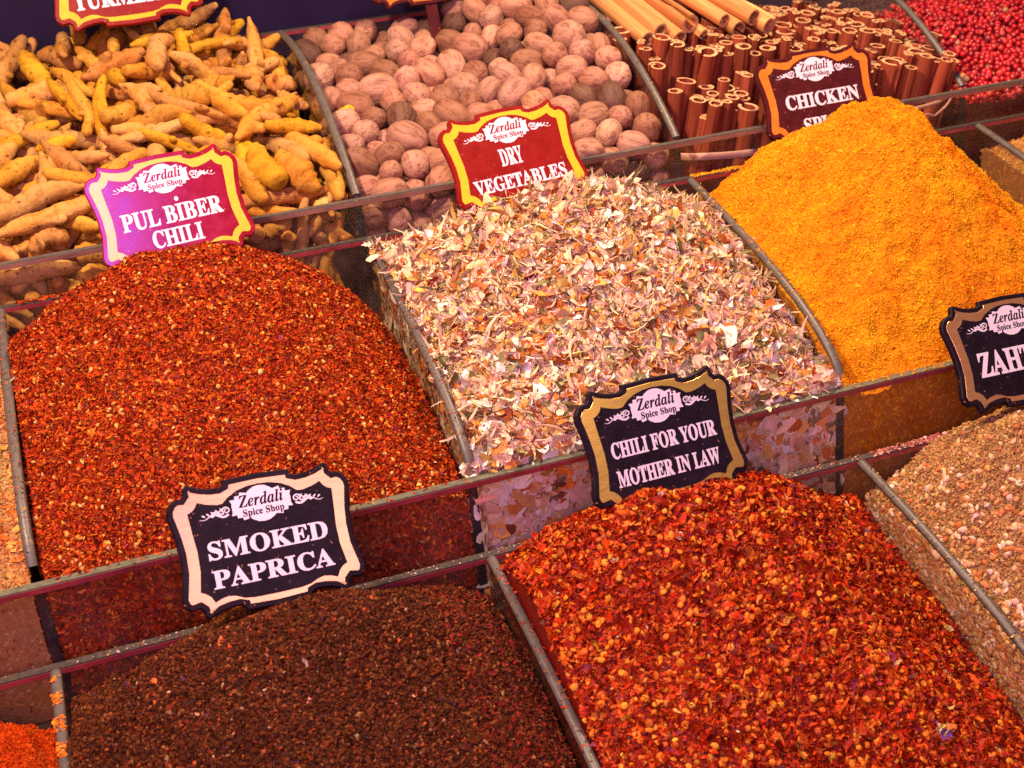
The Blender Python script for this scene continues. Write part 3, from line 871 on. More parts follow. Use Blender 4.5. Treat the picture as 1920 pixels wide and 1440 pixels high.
# ------------------------------------------------------------------ whole spices: packing helper
def pack(P, R, groups, inside, iters=70):
    """Pushes overlapping balls apart; balls of one piece move together; pieces stay inside the bin."""
    n = groups.max() + 1
    cnt = np.bincount(groups, minlength=n)[:, None]
    for it in range(iters):
        d = P[:, None, :] - P[None, :, :]
        dist = np.sqrt((d ** 2).sum(-1)) + 1e-9
        ov = (R[:, None] + R[None, :]) - dist
        ov[groups[:, None] == groups[None, :]] = 0
        ov = np.clip(ov, 0, None)
        mv = (d / dist[..., None] * (ov * .42)[..., None]).sum(1)
        G = np.zeros((n, 3)); np.add.at(G, groups, mv); G /= np.maximum(1, cnt * .55)
        P = P + np.clip(G, -.03, .03)[groups]
        Q = inside(P, R); dq = Q - P
        # the largest correction of a piece moves the whole piece
        G = np.zeros((n, 3))
        for k in range(3):
            lo = np.zeros(n); hi = np.zeros(n)
            np.minimum.at(lo, groups, dq[:, k]); np.maximum.at(hi, groups, dq[:, k]); G[:, k] = lo + hi
        P = P + G[groups]
    return P

def zone_words(x, y, x0, x1, y0, y1, left, right):
    u = (x - x0) / (x1 - x0); v = (y - y0) / (y1 - y0)
    a = 'against the front glass' if v < .12 else 'near the front' if v < .38 else 'mid-slope' if v < .68 else 'at the back'
    b = ' by the %s' % left if u < .16 else ' by the %s' % right if u > .84 else ''
    return a + b

ORD = ['first', 'second', 'third', 'fourth', 'fifth', 'sixth', 'seventh', 'eighth', 'ninth', 'tenth', 'eleventh', 'twelfth', 'thirteenth', 'fourteenth', 'fifteenth', 'sixteenth']
def order_labels(items):
    """items: (object, phrase, pixel x); pieces described alike are told apart by their order from the left."""
    by = {}
    for o, ph, px in items: by.setdefault(ph, []).append((px, o))
    for ph, l in by.items():
        l.sort(key=lambda t: t[0])
        for i, (px, o) in enumerate(l):
            o['label'] = ph if len(l) == 1 else ph + ', %s from left' % (ORD[i] if i < len(ORD) else '%dth' % (i + 1))

def visible_share(P, R, groups):
    """Rough z-buffer over ball centres: which pieces the camera sees."""
    pr = np.array([project(p) for p in P]); n = groups.max() + 1
    step = 4.0
    W_, H_ = 480, 360
    buf = np.full((H_, W_), 1e9); own = np.full((H_, W_), -1)
    for i in np.argsort(-pr[:, 2]):
        u, v, z = pr[i]; r = R[i] * FPX / z / step
        if u < -60 or u > 1980 or v < -60 or v > 1500: continue
        u /= step; v /= step
        ys, xs = np.ogrid[max(0, int(v - r)):min(H_, int(v + r) + 1), max(0, int(u - r)):min(W_, int(u + r) + 1)]
        m = (xs - u) ** 2 + (ys - v) ** 2 <= r * r
        sub = own[max(0, int(v - r)):min(H_, int(v + r) + 1), max(0, int(u - r)):min(W_, int(u + r) + 1)]
        if sub.shape == m.shape: sub[m] = groups[i]
    return np.bincount(own[own >= 0], minlength=n)

# ------------------------------------------------------------------ nutmegs
def nutmeg_material():
    m, nt, bs = mat('nutmeg_shell')
    oi = N(nt, 'ShaderNodeObjectInfo')
    n = noise(nt, 1.7, 6, .60, stretch=(.35, 1.9, 1.9))
    n2 = noise(nt, .9, 4, .6)
    r = ramp(nt, n.outputs[0], [(.36, (.52, .38, .34)), (.50, (1, 1, 1)), (.68, (1.0, 1.0, .98))])
    r2 = ramp(nt, n2.outputs[0], [(.3, (.80, .70, .66)), (.65, (1, 1, 1))])
    c = mix(nt, oi.outputs['Color'], r.outputs[0], .95); c = mix(nt, c, r2.outputs[0], .9)
    nt.links.new(c, bs.inputs['Base Color']); bs.inputs['Roughness'].default_value = .62; bs.inputs['Specular IOR Level'].default_value = .3
    bump(nt, bs, n.outputs[0], .9, .007)
    return m
M_NUT = nutmeg_material()

def nutmeg_mesh(k):
    r = np.random.default_rng(50 + k)
    seg, rings = 28, 18
    ph0 = r.uniform(0, 6.28, 6); amp = r.uniform(.2, 1, 6)
    V, F = [], []
    for i in range(rings + 1):
        a = math.pi * i / rings
        for j in range(seg):
            t = 2 * math.pi * j / seg
            w = sum(amp[m] * math.sin((m + 2) * t + ph0[m] + 1.2 * math.sin(a * 2 + m)) for m in range(6)) * .012 * math.sin(a) ** .7
            wr = .010 * math.sin(9 * t + 3 * math.sin(a * 3 + ph0[0])) * math.sin(a)
            rad = math.sin(a) ** .92 * (1 + w * 2 + wr)
            x = -math.cos(a) * (1.20 + .05 * math.sin(k))
            if a > 2.9: x -= .05
            V.append((x * 1.04, rad * math.cos(t), rad * math.sin(t) * .96))
    for i in range(rings):
        for j in range(seg):
            F.append((i * seg + j, i * seg + (j + 1) % seg, (i + 1) * seg + (j + 1) % seg, (i + 1) * seg + j))
    g = Geo(); g.add(V, [f[::-1] for f in F], smooth=True)
    me = g.mesh('nutmeg'); me.materials.append(M_NUT)
    return me
NUTS = [nutmeg_mesh(k) for k in range(8)]
NX0, NX1, NY0, NY1 = CX[1] + T + .004, CX[2] - T - .004, YF[0] + T + .004, YB[0] - T - .004

def nut_surface(x, y):
    u = (x - NX0) / (NX1 - NX0); v = np.clip((y - NY0) / (NY1 - NY0), 0, 1)
    # the heap rises to the back and to the right-hand side
    bk = np.interp(x, [1.0, 1.15, 1.5, 1.62, 1.85, 2.0], [.325, .335, .30, .37, .47, .47])
    return -.035 + (bk + .035) * v ** .80 + .02 * np.sin(u * math.pi)

r0 = np.random.default_rng(21)
pts = []
for layer in range(3):
    nx, ny = 13, 13
    for j in range(ny):
        for i in range(nx):
            x = NX0 + (i + .5 + .5 * (j % 2) + r0.uniform(-.3, .3)) / (nx + .5) * (NX1 - NX0)
            y = NY0 + (j + .5 + r0.uniform(-.3, .3)) / ny * (NY1 - NY0)
            z = nut_surface(x, y) - .042 - layer * .07 + r0.uniform(-.015, .01)
            if layer == 2 and y > .35: continue
            if layer == 1 and r0.random() < .12: continue
            pts.append((x, y, z))
for k in range(34): pts.append((r0.uniform(NX0, NX1), NY0 + .06, r0.uniform(-.34, -.22)))
P0 = np.array(pts); R0 = .0425 * np.exp(r0.normal(0, .09, len(P0)))
gr = np.arange(len(P0))
def nut_inside(P, R):
    Q = P.copy()
    Q[:, 0] = np.clip(Q[:, 0], NX0 + R * .85, NX1 - R * .85); Q[:, 1] = np.clip(Q[:, 1], NY0 + R, NY1 - R)
    Q[:, 2] = np.minimum(Q[:, 2], nut_surface(Q[:, 0], Q[:, 1]) - R * .45); Q[:, 2] = np.maximum(Q[:, 2], FLOOR[0] + R)
    return Q
P0 = pack(P0, R0, gr, nut_inside)
vis = visible_share(P0, R0, gr)
items = []
TONES = [('pale pinkish', (.47, .25, .185), 5.5), ('light brown', (.39, .19, .13), 6), ('medium brown', (.27, .125, .078), 2.6), ('dark brown', (.13, .06, .042), 1.2)]
tw = np.array([t[2] for t in TONES]); tw = tw / tw.sum()
buried_left = 292 - int((vis >= 3).sum())
for i, (p, R) in enumerate(zip(P0, R0)):
    if vis[i] < 3:
        buried_left -= 1
        if buried_left < 0: continue
    tone = TONES[r0.choice(4, p=tw)]
    o = bpy.data.objects.new('nutmeg', NUTS[r0.integers(0, 8)]); C.objects.link(o)
    az = r0.uniform(0, 6.28); el = r0.normal(0, .45)
    ax = np.array([math.cos(az) * math.cos(el), math.sin(az) * math.cos(el), math.sin(el)])
    o.rotation_euler = Vector(ax).to_track_quat('X', 'Z').to_euler()
    o.rotation_euler.rotate_axis('X', r0.uniform(0, 6.28))
    o.location = p; o.scale = (R * .99, R * .99, R * .99)
    c = np.array(tone[1]) * np.exp(r0.normal(0, .10)) * np.exp(r0.normal(0, .03, 3)); o.color = (*np.clip(c, 0, 1), 1)
    view = (np.array(p) - CP); view /= np.linalg.norm(view); end = abs(view @ ax)
    pose = 'seen end-on' if end > .75 else 'lying sideways' if end < .4 else 'lying aslant'
    tag(o, None, 'nutmeg', 'nutmegs heaped in their bin')
    if vis[i] < 3: o['label'] = 'nutmeg buried under the top layer of its bin'
    else:
        size = 'large ' if R > .0455 else 'small ' if R < .0395 else ''
        items.append((o, '%s%s nutmeg %s %s' % (size, tone[0], pose, zone_words(p[0], p[1], NX0, NX1, NY0, NY1, 'turmeric divider', 'cinnamon divider')), project(p)[0]))
order_labels(items)

# ------------------------------------------------------------------ turmeric fingers
def turmeric_material():
    m, nt, bs = mat('turmeric_skin')
    oi = N(nt, 'ShaderNodeObjectInfo')
    n = noise(nt, 3.2, 6, .62); n2 = noise(nt, 7.5, 2, .5); n3 = noise(nt, 1.1, 3, .5)
    r = ramp(nt, n.outputs[0], [(.32, (.50, .38, .24)), (.48, (.95, .90, .82)), (.7, (1.0, 1.0, 1.0))])
    r2 = ramp(nt, n2.outputs[0], [(.27, (.22, .13, .07)), (.35, (1, 1, 1))])
    r3 = ramp(nt, n3.outputs[0], [(.35, (1.0, .78, .36)), (.6, (1, 1, 1))])
    n4 = noise(nt, 3, 3, .5, stretch=(7, .35, .35)); r4 = ramp(nt, n4.outputs[0], [(.36, (.62, .5, .38)), (.48, (1, 1, 1))])
    c = mix(nt, oi.outputs['Color'], r.outputs[0], .9); c = mix(nt, c, r4.outputs[0], .28); c = mix(nt, c, r2.outputs[0], .8); c = mix(nt, c, r3.outputs[0], .8)
    nt.links.new(c, bs.inputs['Base Color']); bs.inputs['Roughness'].default_value = .78; bs.inputs['Specular IOR Level'].default_value = .2
    bump(nt, bs, n.outputs[0], .9, .010)
    return m
M_TUR = turmeric_material()
def tube(g, C0, rad, seg, r, rough=.07, blunt=True):
    C0 = np.array(C0); n = len(C0)
    d = np.gradient(C0, axis=0); d /= np.linalg.norm(d, axis=1)[:, None]
    up = np.array([0.13, .2, 1.0]); V = []
    bumps = r.normal(0, 1, (n, seg)); bumps = (bumps + np.roll(bumps, 1, 1) + np.roll(bumps, -1, 1)) / 2
    for i in range(n):
        a = np.cross(d[i], up); a /= np.linalg.norm(a); b = np.cross(d[i], a)
        for j in range(seg):
            t = 2 * math.pi * j / seg
            q = rad[i] * (1 + rough * bumps[i, j])
            V.append(C0[i] + q * (a * math.cos(t) + b * math.sin(t) * .9))
    F = [(i * seg + j, i * seg + (j + 1) % seg, (i + 1) * seg + (j + 1) % seg, (i + 1) * seg + j) for i in range(n - 1) for j in range(seg)]
    k = len(V); V.append(C0[0] - d[0] * rad[0] * .25); V.append(C0[-1] + d[-1] * rad[-1] * .3)
    g.add(V, F, smooth=True)
    T3 = [(j, k, (j + 1) % seg) for j in range(seg)] + [((n - 1) * seg + j, (n - 1) * seg + (j + 1) % seg, k + 1) for j in range(seg)]
    g.F.append(np.array(T3) + g.n - len(V)); g.M.append(np.zeros(len(T3), int)); g.Sm.append(np.ones(len(T3), bool))

def turmeric_mesh(k):
    r = np.random.default_rng(300 + k)
    g = Geo(); n = 22
    t = np.linspace(-1, 1, n)
    bend = r.normal(0, .10); b2 = r.normal(0, .05)
    Cc = np.stack([t, bend * (t * t - .4) + .03 * np.sin(t * 5 + r.uniform(0, 6)), b2 * (t * t - .4) + .03 * np.sin(t * 4 + r.uniform(0, 6))], 1)
    base = .235 * r.uniform(.85, 1.15)
    end0, end1 = r.uniform(.45, .85), r.uniform(.3, .75)
    prof = np.interp(t, [-1, -.9, -.6, 0, .6, .9, 1], [end0 * .75, end0, 1, 1.05, .95, end1, end1 * .7])
    rings = 1 + .06 * np.sin(t * r.uniform(16, 24) + r.uniform(0, 6)) + .07 * np.sin(t * r.uniform(4, 7) + r.uniform(0, 6))
    tube(g, Cc, base * prof * rings, 16, r, .055)
    if k % 3 != 0:
        for _ in range(1 + (k % 4 == 1)):
            i = r.integers(5, n - 5); az = r.uniform(0, 6.28); L = r.uniform(.28, .55)
            dirv = np.array([r.uniform(-.5, .5), math.cos(az), math.sin(az)]); dirv /= np.linalg.norm(dirv)
            tt = np.linspace(0, 1, 8)
            B = Cc[i] + np.outer(tt * L, dirv) + np.outer(tt ** 2, [r.normal(0, .1), 0, 0])
            tube(g, B, base * np.interp(tt, [0, .6, .9, 1], [.75, .62, .5, .3]), 12, r, .06)
    me = g.mesh('turmeric_finger'); me.materials.append(M_TUR)
    return me
TURS = [turmeric_mesh(k) for k in range(14)]
TX0, TX1, TY0, TY1 = CX[0] - .03, CX[1] - T - .004, YF[0] + T + .004, YB[0] + .04
def tur_surface(x, y):
    v = np.clip((y - TY0) / (TY1 - TY0), 0, 1)
    bk = np.interp(x, [-.4, .0, .15, .35, .65, .85, 1.0], [.29, .345, .41, .475, .47, .41, .35])
    return .035 + (bk - .035) * v ** .85 + .015 * np.sin(x * 9) * np.sin(y * 8)
rt = np.random.default_rng(77)
piece = []
def add_piece(x, y, z, L, az, el): piece.append((x, y, z, L, az, el))
for layer in range(3):
    for j in range(12):
        for i in range(11):
            if layer == 2 and j > 2: continue
            x = TX0 - .12 + (i + .5 + .5 * (j % 2) + rt.uniform(-.4, .4)) / 11.4 * (TX1 - TX0 + .12); y = TY0 + (j + .5 + rt.uniform(-.4, .4)) / 12 * (TY1 - TY0)
            z = tur_surface(x, y) - .028 - .05 * layer + rt.uniform(-.02, .01)
            L = float(np.clip(rt.normal(.116, .038), .055, .20))
            az = rt.choice([rt.uniform(0, 6.28), rt.normal(.35, .5), rt.normal(1.9, .5)])
            add_piece(x, y, z, L, az, rt.normal(0, .34))
for k in range(30): add_piece(TX0 - .05 + (k % 15 + rt.uniform(.2, .8)) / 15 * (TX1 - TX0), TY0 + rt.uniform(.045, .09), rt.uniform(-.17, -.05) if k < 15 else rt.uniform(-.32, -.2), rt.uniform(.09, .13), rt.uniform(0, 6.28), rt.choice([-1, 1]) * rt.uniform(.6, 1.35))
piece = np.array(piece)
NS = 5; NPc = len(piece)
axv = np.stack([np.cos(piece[:, 4]) * np.cos(piece[:, 5]), np.sin(piece[:, 4]) * np.cos(piece[:, 5]), np.sin(piece[:, 5])], 1)
# lean the fingers with the slope of the heap
axv[:, 2] += axv[:, 1] * .38 * (np.abs(piece[:, 5]) < .6); axv /= np.linalg.norm(axv, axis=1)[:, None]
tt = np.linspace(-.82, .82, NS)
PB = (piece[:, None, :3] + axv[:, None, :] * (tt[None, :, None] * piece[:, None, 3:4])).reshape(-1, 3)
RB = np.repeat(piece[:, 3] * .0 + np.clip(rt.normal(.0240, .0042, NPc), .016, .032), NS); GB = np.repeat(np.arange(NPc), NS)
def tur_inside(P, R):
    Q = P.copy()
    Q[:, 0] = np.minimum(Q[:, 0], TX1 - R * .8); Q[:, 1] = np.clip(Q[:, 1], TY0 + R * 1.05, TY1 - R)
    Q[:, 2] = np.minimum(Q[:, 2], tur_surface(Q[:, 0], Q[:, 1]) + R * .5); Q[:, 2] = np.maximum(Q[:, 2], FLOOR[0] + R)
    return Q
PB = pack(PB, RB, GB, tur_inside, 60)
vis = visible_share(PB, RB, GB)
ctr = PB.reshape(NPc, NS, 3).mean(1)
TT = [('bright yellow', (.56, .31, .020), 2.0), ('golden', (.53, .28, .045), 4.5), ('buff', (.54, .31, .105), 5.5), ('brownish', (.42, .21, .065), 1.4)]
tw = np.array([t[2] for t in TT]); tw /= tw.sum()
items = []
for i in range(NPc):
    tone = TT[rt.choice(4, p=tw)]
    o = bpy.data.objects.new('turmeric_finger', TURS[rt.integers(0, 14)]); C.objects.link(o)
    o.rotation_euler = Vector(axv[i]).to_track_quat('X', 'Z').to_euler(); o.rotation_euler.rotate_axis('X', rt.uniform(0, 6.28))
    o.location = ctr[i]; L = piece[i, 3]; w = RB[i * NS] / .235
    o.scale = (L, w * 1.08, w * 1.08)
    c = np.array(tone[1]) * np.exp(rt.normal(0, .10)) * np.exp(rt.normal(0, .03, 3)); o.color = (*np.clip(c, 0, 1), 1)
    tag(o, None, 'turmeric root', 'dried turmeric fingers heaped in their bin')
    if vis[i] < 4: o['label'] = 'dried turmeric finger buried inside the heap'
    else:
        a, b = project(ctr[i] - axv[i] * L), project(ctr[i] + axv[i] * L)
        dx, dy = b[0] - a[0], b[1] - a[1]
        pose = 'upright' if abs(dy) > 1.6 * abs(dx) else 'level' if abs(dy) < .4 * abs(dx) else 'rising rightwards' if dx * dy < 0 else 'falling rightwards'
        ln = 'long ' if L > .135 else 'short ' if L < .095 else ''
        items.append((o, '%s%s turmeric %s %s' % (ln, tone[0], pose, zone_words(ctr[i][0], ctr[i][1], 0, TX1, TY0, TY1, 'left edge', 'nutmeg divider')), project(ctr[i])[0]))
order_labels(items)

# ------------------------------------------------------------------ cinnamon
def cin_material(name, base, rimc=False):
    m, nt, bs = mat(name)
    n = noise(nt, 3.5, 5, .6, stretch=(1, 1, .5)); n2 = noise(nt, 1.2, 3, .5)
    oi = N(nt, 'ShaderNodeObjectInfo')
    r = ramp(nt, n.outputs[0], [(.3, tuple(c * .6 for c in base)), (.7, tuple(min(1, c * 1.25) for c in base))])
    r2 = ramp(nt, n2.outputs[0], [(.35, (.75, .68, .62)), (.65, (1, 1, 1))])
    c = mix(nt, r.outputs[0], r2.outputs[0], .8)
    if not rimc: c = mix(nt, c, oi.outputs['Color'], 1.0)
    nt.links.new(c, bs.inputs['Base Color']); bs.inputs['Roughness'].default_value = .6; bs.inputs['Specular IOR Level'].default_value = .3
    bump(nt, bs, n.outputs[0], .4, .002)
    return m
M_BARK = cin_material('cinnamon_bark', (.37, .078, .034)); M_RIM = cin_material('cinnamon_cut_end', (.80, .47, .25), True)

def quill_mesh(k):
    """A rolled cinnamon quill: bark curled from one or both edges, length 1 along z, radius about 1 in x and y."""
    r = np.random.default_rng(900 + k)
    kind = (0, 2, 1, 2, 0, 2, 0, 1, 2)[k % 9]
    if kind == 0:
        a = np.linspace(0, 2 * math.pi * r.uniform(1.15, 1.5), 40); rad = np.interp(a, [0, 3, a[-1]], [.52, .8, 1.0]); pts = np.stack([rad * np.cos(a), rad * np.sin(a)], 1)
    elif kind == 1:
        a = np.linspace(0, 2 * math.pi * r.uniform(.88, .96), 34); pts = np.stack([np.cos(a), .85 * np.sin(a)], 1)
    else:
        a = np.linspace(0, 2 * math.pi * 1.15, 26); rad = np.interp(a, [0, a[-1]], [.22, .56])
        L = np.stack([-.5 + rad * np.cos(a + 1.6), rad * np.sin(a + 1.6)], 1)
        Rr = np.stack([.5 - rad * np.cos(a + 1.6), rad * np.sin(a + 1.6)], 1)
        pts = np.concatenate([L, Rr[::-1]])
    th = r.uniform(.12, .18)
    d = np.gradient(pts, axis=0); d /= np.linalg.norm(d, axis=1)[:, None] + 1e-9
    nn = np.stack([-d[:, 1], d[:, 0]], 1)
    A, B = pts + nn * th, pts - nn * th
    loop = np.concatenate([A, B[::-1]]); m = len(loop)
    zs = np.linspace(0, 1, 7); V = []
    for z in zs:
        s_ = 1 + .05 * math.sin(z * 5 + k); tw = .12 * z * r.normal()
        q = loop * s_; V += [(x * math.cos(tw) - y * math.sin(tw), x * math.sin(tw) + y * math.cos(tw), z) for x, y in q]
    F = [(i * m + j, i * m + (j + 1) % m, (i + 1) * m + (j + 1) % m, (i + 1) * m + j) for i in range(6) for j in range(m)]
    g = Geo(); g.add(V, F, mat=0, smooth=False)
    n = len(pts)
    cap = [(j, j + 1, m - 2 - j, m - 1 - j) for j in range(n - 1)]
    top = np.array(cap) + 6 * m
    g.F.append(top); g.M.append(np.ones(len(top), int)); g.Sm.append(np.zeros(len(top), bool))
    bt = np.array([c[::-1] for c in cap]); g.F.append(bt); g.M.append(np.ones(len(bt), int)); g.Sm.append(np.zeros(len(bt), bool))
    me = g.mesh('cinnamon_stick'); me.materials.append(M_BARK); me.materials.append(M_RIM)
    bm = bmesh.new(); bm.from_mesh(me); bmesh.ops.recalc_face_normals(bm, faces=bm.faces); bm.to_mesh(me); bm.free()
    return me
QUILL = [quill_mesh(k) for k in range(9)]
rc = np.random.default_rng(5)
items = []
def stick(bot, top, rad, phrase, tone=1.0, col=None):
    o = bpy.data.objects.new('cinnamon_stick', QUILL[rc.integers(0, 9)]); C.objects.link(o)
    b, t = np.array(bot), np.array(top); L = np.linalg.norm(t - b)
    o.location = b; o.rotation_euler = Vector(t - b).to_track_quat('Z', 'Y').to_euler(); o.rotation_euler.rotate_axis('Z', rc.uniform(0, 6.28))
    o.scale = (rad, rad, L)
    c = np.array((1, 1, 1.0) if col is None else col) * np.exp(rc.normal(0, .12)) * tone; o.color = (*c, 1)
    tag(o, None, 'cinnamon stick', 'cinnamon sticks standing and lying in their bin')
    items.append((o, phrase, project(top)[0]))
    return o
def clump(cx, cy, nx, ny, dx, dy, ztop, phrase, lean=(0, 0), zb=None, rad=.0250, zy=0.0, zx=0.0):
    for j in range(ny):
        for i in range(nx):
            if rc.random() < .02: continue
            x = cx + (i + .5 * (j % 2) - (nx - 1) / 2 + rc.uniform(-.2, .2)) * dx; y = cy + (j - (ny - 1) / 2 + rc.uniform(-.2, .2)) * dy
            if x < CX[2] + .035 or x > CX[3] - .04 or y < .105: continue
            zt = ztop + zx * (x - cx) + zy * (y - cy) + rc.uniform(-.035, .03); b = zt - .43 if zb is None else zb
            lx = lean[0] + rc.normal(0, .018); ly = lean[1] - .085 + rc.normal(0, .018)
            row = ['front row', 'second row', 'third row', 'fourth row', 'fifth row', 'sixth row', 'seventh row', 'eighth row'][min(j, 7)]
            stick((x, min(y + .03, .93), max(b, FLOOR[0] + .003)), (x + lx + .02, y + ly, zt), rad * rc.uniform(.75, 1.2), phrase % row)
clump(2.235, .22, 8, 4, .050, .052, .075, 'reddish cinnamon stick in the %s of the low front bundle', (.02, .03), zy=.30)
clump(2.44, .50, 18, 5, .051, .054, .180, 'reddish cinnamon stick in the %s of the tall rear bundle', (.0, .02), zy=.12, zx=-.09)
clump(2.52, .76, 19, 5, .052, .056, .215, 'reddish cinnamon stick in the %s of the rearmost standing bundle', (.0, .02), zy=.10, zx=-.10)
clump(2.84, .20, 7, 4, .051, .054, .105, 'reddish cinnamon stick in the %s of the bundle beside the peppercorns', (.035, .02), zy=.12)
clump(2.57, .25, 7, 4, .052, .054, .06, 'reddish cinnamon stick in the %s behind the maroon orange-bordered sign', (.0, .02), zy=.2)
clump(2.83, .50, 6, 5, .051, .058, .150, 'cinnamon stick, %s of the rear clump by the peppercorn divider', (.02, .0), zy=.10)
for k in range(9):     # sticks lying on top of the standing ones, pointing away
    x = 2.035 + .043 * k + rc.uniform(-.008, .008)
    stick((x + .01, .90, .375 + .03 * (k % 2)), (x + .075 + .012 * k, .46, .215 + .035 * (k % 2) + rc.uniform(-.01, .01)), .027 * rc.uniform(.85, 1.15), 'tan cinnamon stick lying lengthwise at the back, beside the nutmeg divider', 1.0, (2.1, 4.4, 3.6))
for k in range(10):
    x = 2.44 + .05 * k + rc.uniform(-.01, .01)
    stick((x - .05, .93, .40 + .03 * (k % 2)), (x + .04, .74 + rc.uniform(-.02, .02), .32 + .035 * (k % 2)), .026 * rc.uniform(.85, 1.15), 'tan cinnamon stick lying behind the standing bundles', 1.0, (1.9, 4.0, 3.2))
order_labels(items)

RUB = plain('rubber_band', (.62, .36, .28), .5, .4, nscale=30)
def band(pts, w, label, closed=True):
    g = Geo(); pts = np.array(pts); n = len(pts); m = 8; V = []
    d = np.roll(pts, -1, 0) - np.roll(pts, 1, 0) if closed else np.gradient(pts, axis=0)
    d /= np.linalg.norm(d, axis=1)[:, None]
    for i in range(n):
        a = np.cross(d[i], (0, 0, 1.0)); a /= np.linalg.norm(a); b = np.cross(a, d[i])
        for j in range(m): V.append(pts[i] + .004 * a * math.cos(j * 2 * math.pi / m) + w * b * math.sin(j * 2 * math.pi / m))
    F = [(i * m + j, i * m + (j + 1) % m, ((i + 1) % n) * m + (j + 1) % m, ((i + 1) % n) * m + j) for i in range(n if closed else n - 1) for j in range(m)]
    g.add(V, F, smooth=True); c = pts.mean(0); o = link('rubber_band', g.mesh('rubber_band'), None, [RUB])
    o.data.transform(Matrix.Translation(Vector(-c))); o.location = c
    return tag(o, label, 'rubber band', 'rubber bands round the cinnamon bundles')
th = np.linspace(0, 2 * math.pi, 40)[:-1]
band([(2.225 + .175 * np.cos(a), .125 + .098 * np.sin(a), -.085 + .006 * np.sin(2 * a)) for a in th], .012, 'pink rubber band round the low front cinnamon bundle, behind the glass')
band([(2.87 + .165 * np.cos(a), .15 + .122 * np.sin(a), -.04 + .01 * np.cos(a)) for a in th], .007, 'thin pink rubber band round the cinnamon bundle beside the peppercorns')
band([(2.20 + .20 * a, .70 + .03 * math.sin(3 * a), .285 + .075 * math.sin(math.pi * np.clip(a + .15, 0, 1)) - .02) for a in np.linspace(-.7, 1, 30)], .010, 'pale rubber band over the tan sticks lying at the back', closed=False)
pt = np.array([(2.82, .022, -.055), (2.85, .022, -.075), (2.88, .021, -.065), (2.91, .021, -.075), (2.95, .021, -.05), (2.98, .022, -.015)])
tq = np.linspace(0, 5, 30)
band(np.stack([np.interp(tq, range(6), pt[:, k]) for k in range(3)], 1), .004, 'loose curled rubber string in front of the cinnamon bundle beside the peppercorns', closed=False)

# ------------------------------------------------------------------ pink peppercorns
M_PEP = None
def pepper_material():
    m, nt, bs = mat('pink_peppercorn'); oi = N(nt, 'ShaderNodeObjectInfo'); n = noise(nt, 2, 3)
    r = ramp(nt, n.outputs[0], [(.3, (.65, .6, .6)), (.7, (1, 1, 1))])
    nt.links.new(mix(nt, oi.outputs['Color'], r.outputs[0], 1.0), bs.inputs['Base Color']); bs.inputs['Roughness'].default_value = .32; bs.inputs['Specular IOR Level'].default_value = .55
    bump(nt, bs, n.outputs[0], .3, .0008)
    return m
M_PEP = pepper_material()
def corn_mesh(k):
    r = np.random.default_rng(k); V, F = tmpl_seed(1, r, 12, 8)[0]
    g = Geo(); g.add(V, F, smooth=True); me = g.mesh('peppercorn'); me.materials.append(M_PEP); return me
CORN = [corn_mesh(k) for k in range(4)]
h4 = Heap(0, 3, [(3, -.055), (4, -.03)], [(3, .0), (3.2, .03), (4, .12)], [(3, .06), (3.3, .10), (4, .2)], .5, amp=((7, .02),), sh=.9, seed=12)
rp = np.random.default_rng(9)
cand = []
P, Nn = h4.points(5200, xmax=3.75); P = P + Nn * rp.uniform(-.012, .008, (len(P), 1)); cand.append(P)
P, Nn = h4.side(900, 'f', .22); P[:, 0] = np.clip(P[:, 0], h4.x0 + .012, 3.6); P[:, 1] += .010 + rp.uniform(0, .02, len(P)); cand.append(P)
P, Nn = h4.side(700, 'l', .16); P[:, 0] += .010; cand.append(P)
P = np.concatenate(cand)
keep = []
cells = {}
for i in rp.permutation(len(P)):           # thin out so berries hardly overlap
    key = tuple(np.floor(P[i] / .02).astype(int)); ok = True
    for a in (-1, 0, 1):
        for b in (-1, 0, 1):
            for c in (-1, 0, 1):
                for j in cells.get((key[0] + a, key[1] + b, key[2] + c), ()):
                    if ((P[i] - P[j]) ** 2).sum() < .0165 ** 2: ok = False
    if ok: cells.setdefault(key, []).append(i); keep.append(i)
P = P[keep]
pr = np.array([project(p) for p in P])
inview = (pr[:, 0] < 1925) & (pr[:, 1] > -5)
order = np.argsort(np.where(inview, pr[:, 2], 99))
PEPC = [((.50, .010, .022), 5), ((.58, .022, .025), 3), ((.36, .006, .020), 2), ((.60, .06, .06), 1), ((.62, .30, .16), .25)]
PC = palette(len(P), rp, PEPC, .18)
for i in order[:300]:
    o = bpy.data.objects.new('peppercorn', CORN[rp.integers(0, 4)]); C.objects.link(o)
    s = .0112 * rp.uniform(.85, 1.12); o.location = P[i]; o.scale = (s, s, s * .95); o.rotation_euler = rp.uniform(0, 6, 3); o.color = (*PC[i], 1)
    tag(o, 'red pink peppercorn among the nearest of its bin', 'peppercorn', 'pink peppercorns in the front of their bin')
g = Geo(); h4.Z = h4.Z - .012; h4.base(g, (.10, .004, .008)); h4.Z = h4.Z + .012
rest = order[300:]
sz = np.tile([[.0112, .0112, .0106]], (len(rest), 1)) * rp.uniform(.85, 1.12, (len(rest), 1))
scatter(g, P[rest], np.tile((0, 0, 1.0), (len(rest), 1)), tmpl_seed(3, rp, 12, 8), sz, .5, PC[rest], rp, smooth=True)
M_PEP2 = flake_mat('pink_peppercorn_mass', .32, .55)
finish('peppercorns', g, [M_PEP2], 'mass of small red peppercorns filling the bin behind the nearest ones', 'peppercorns')

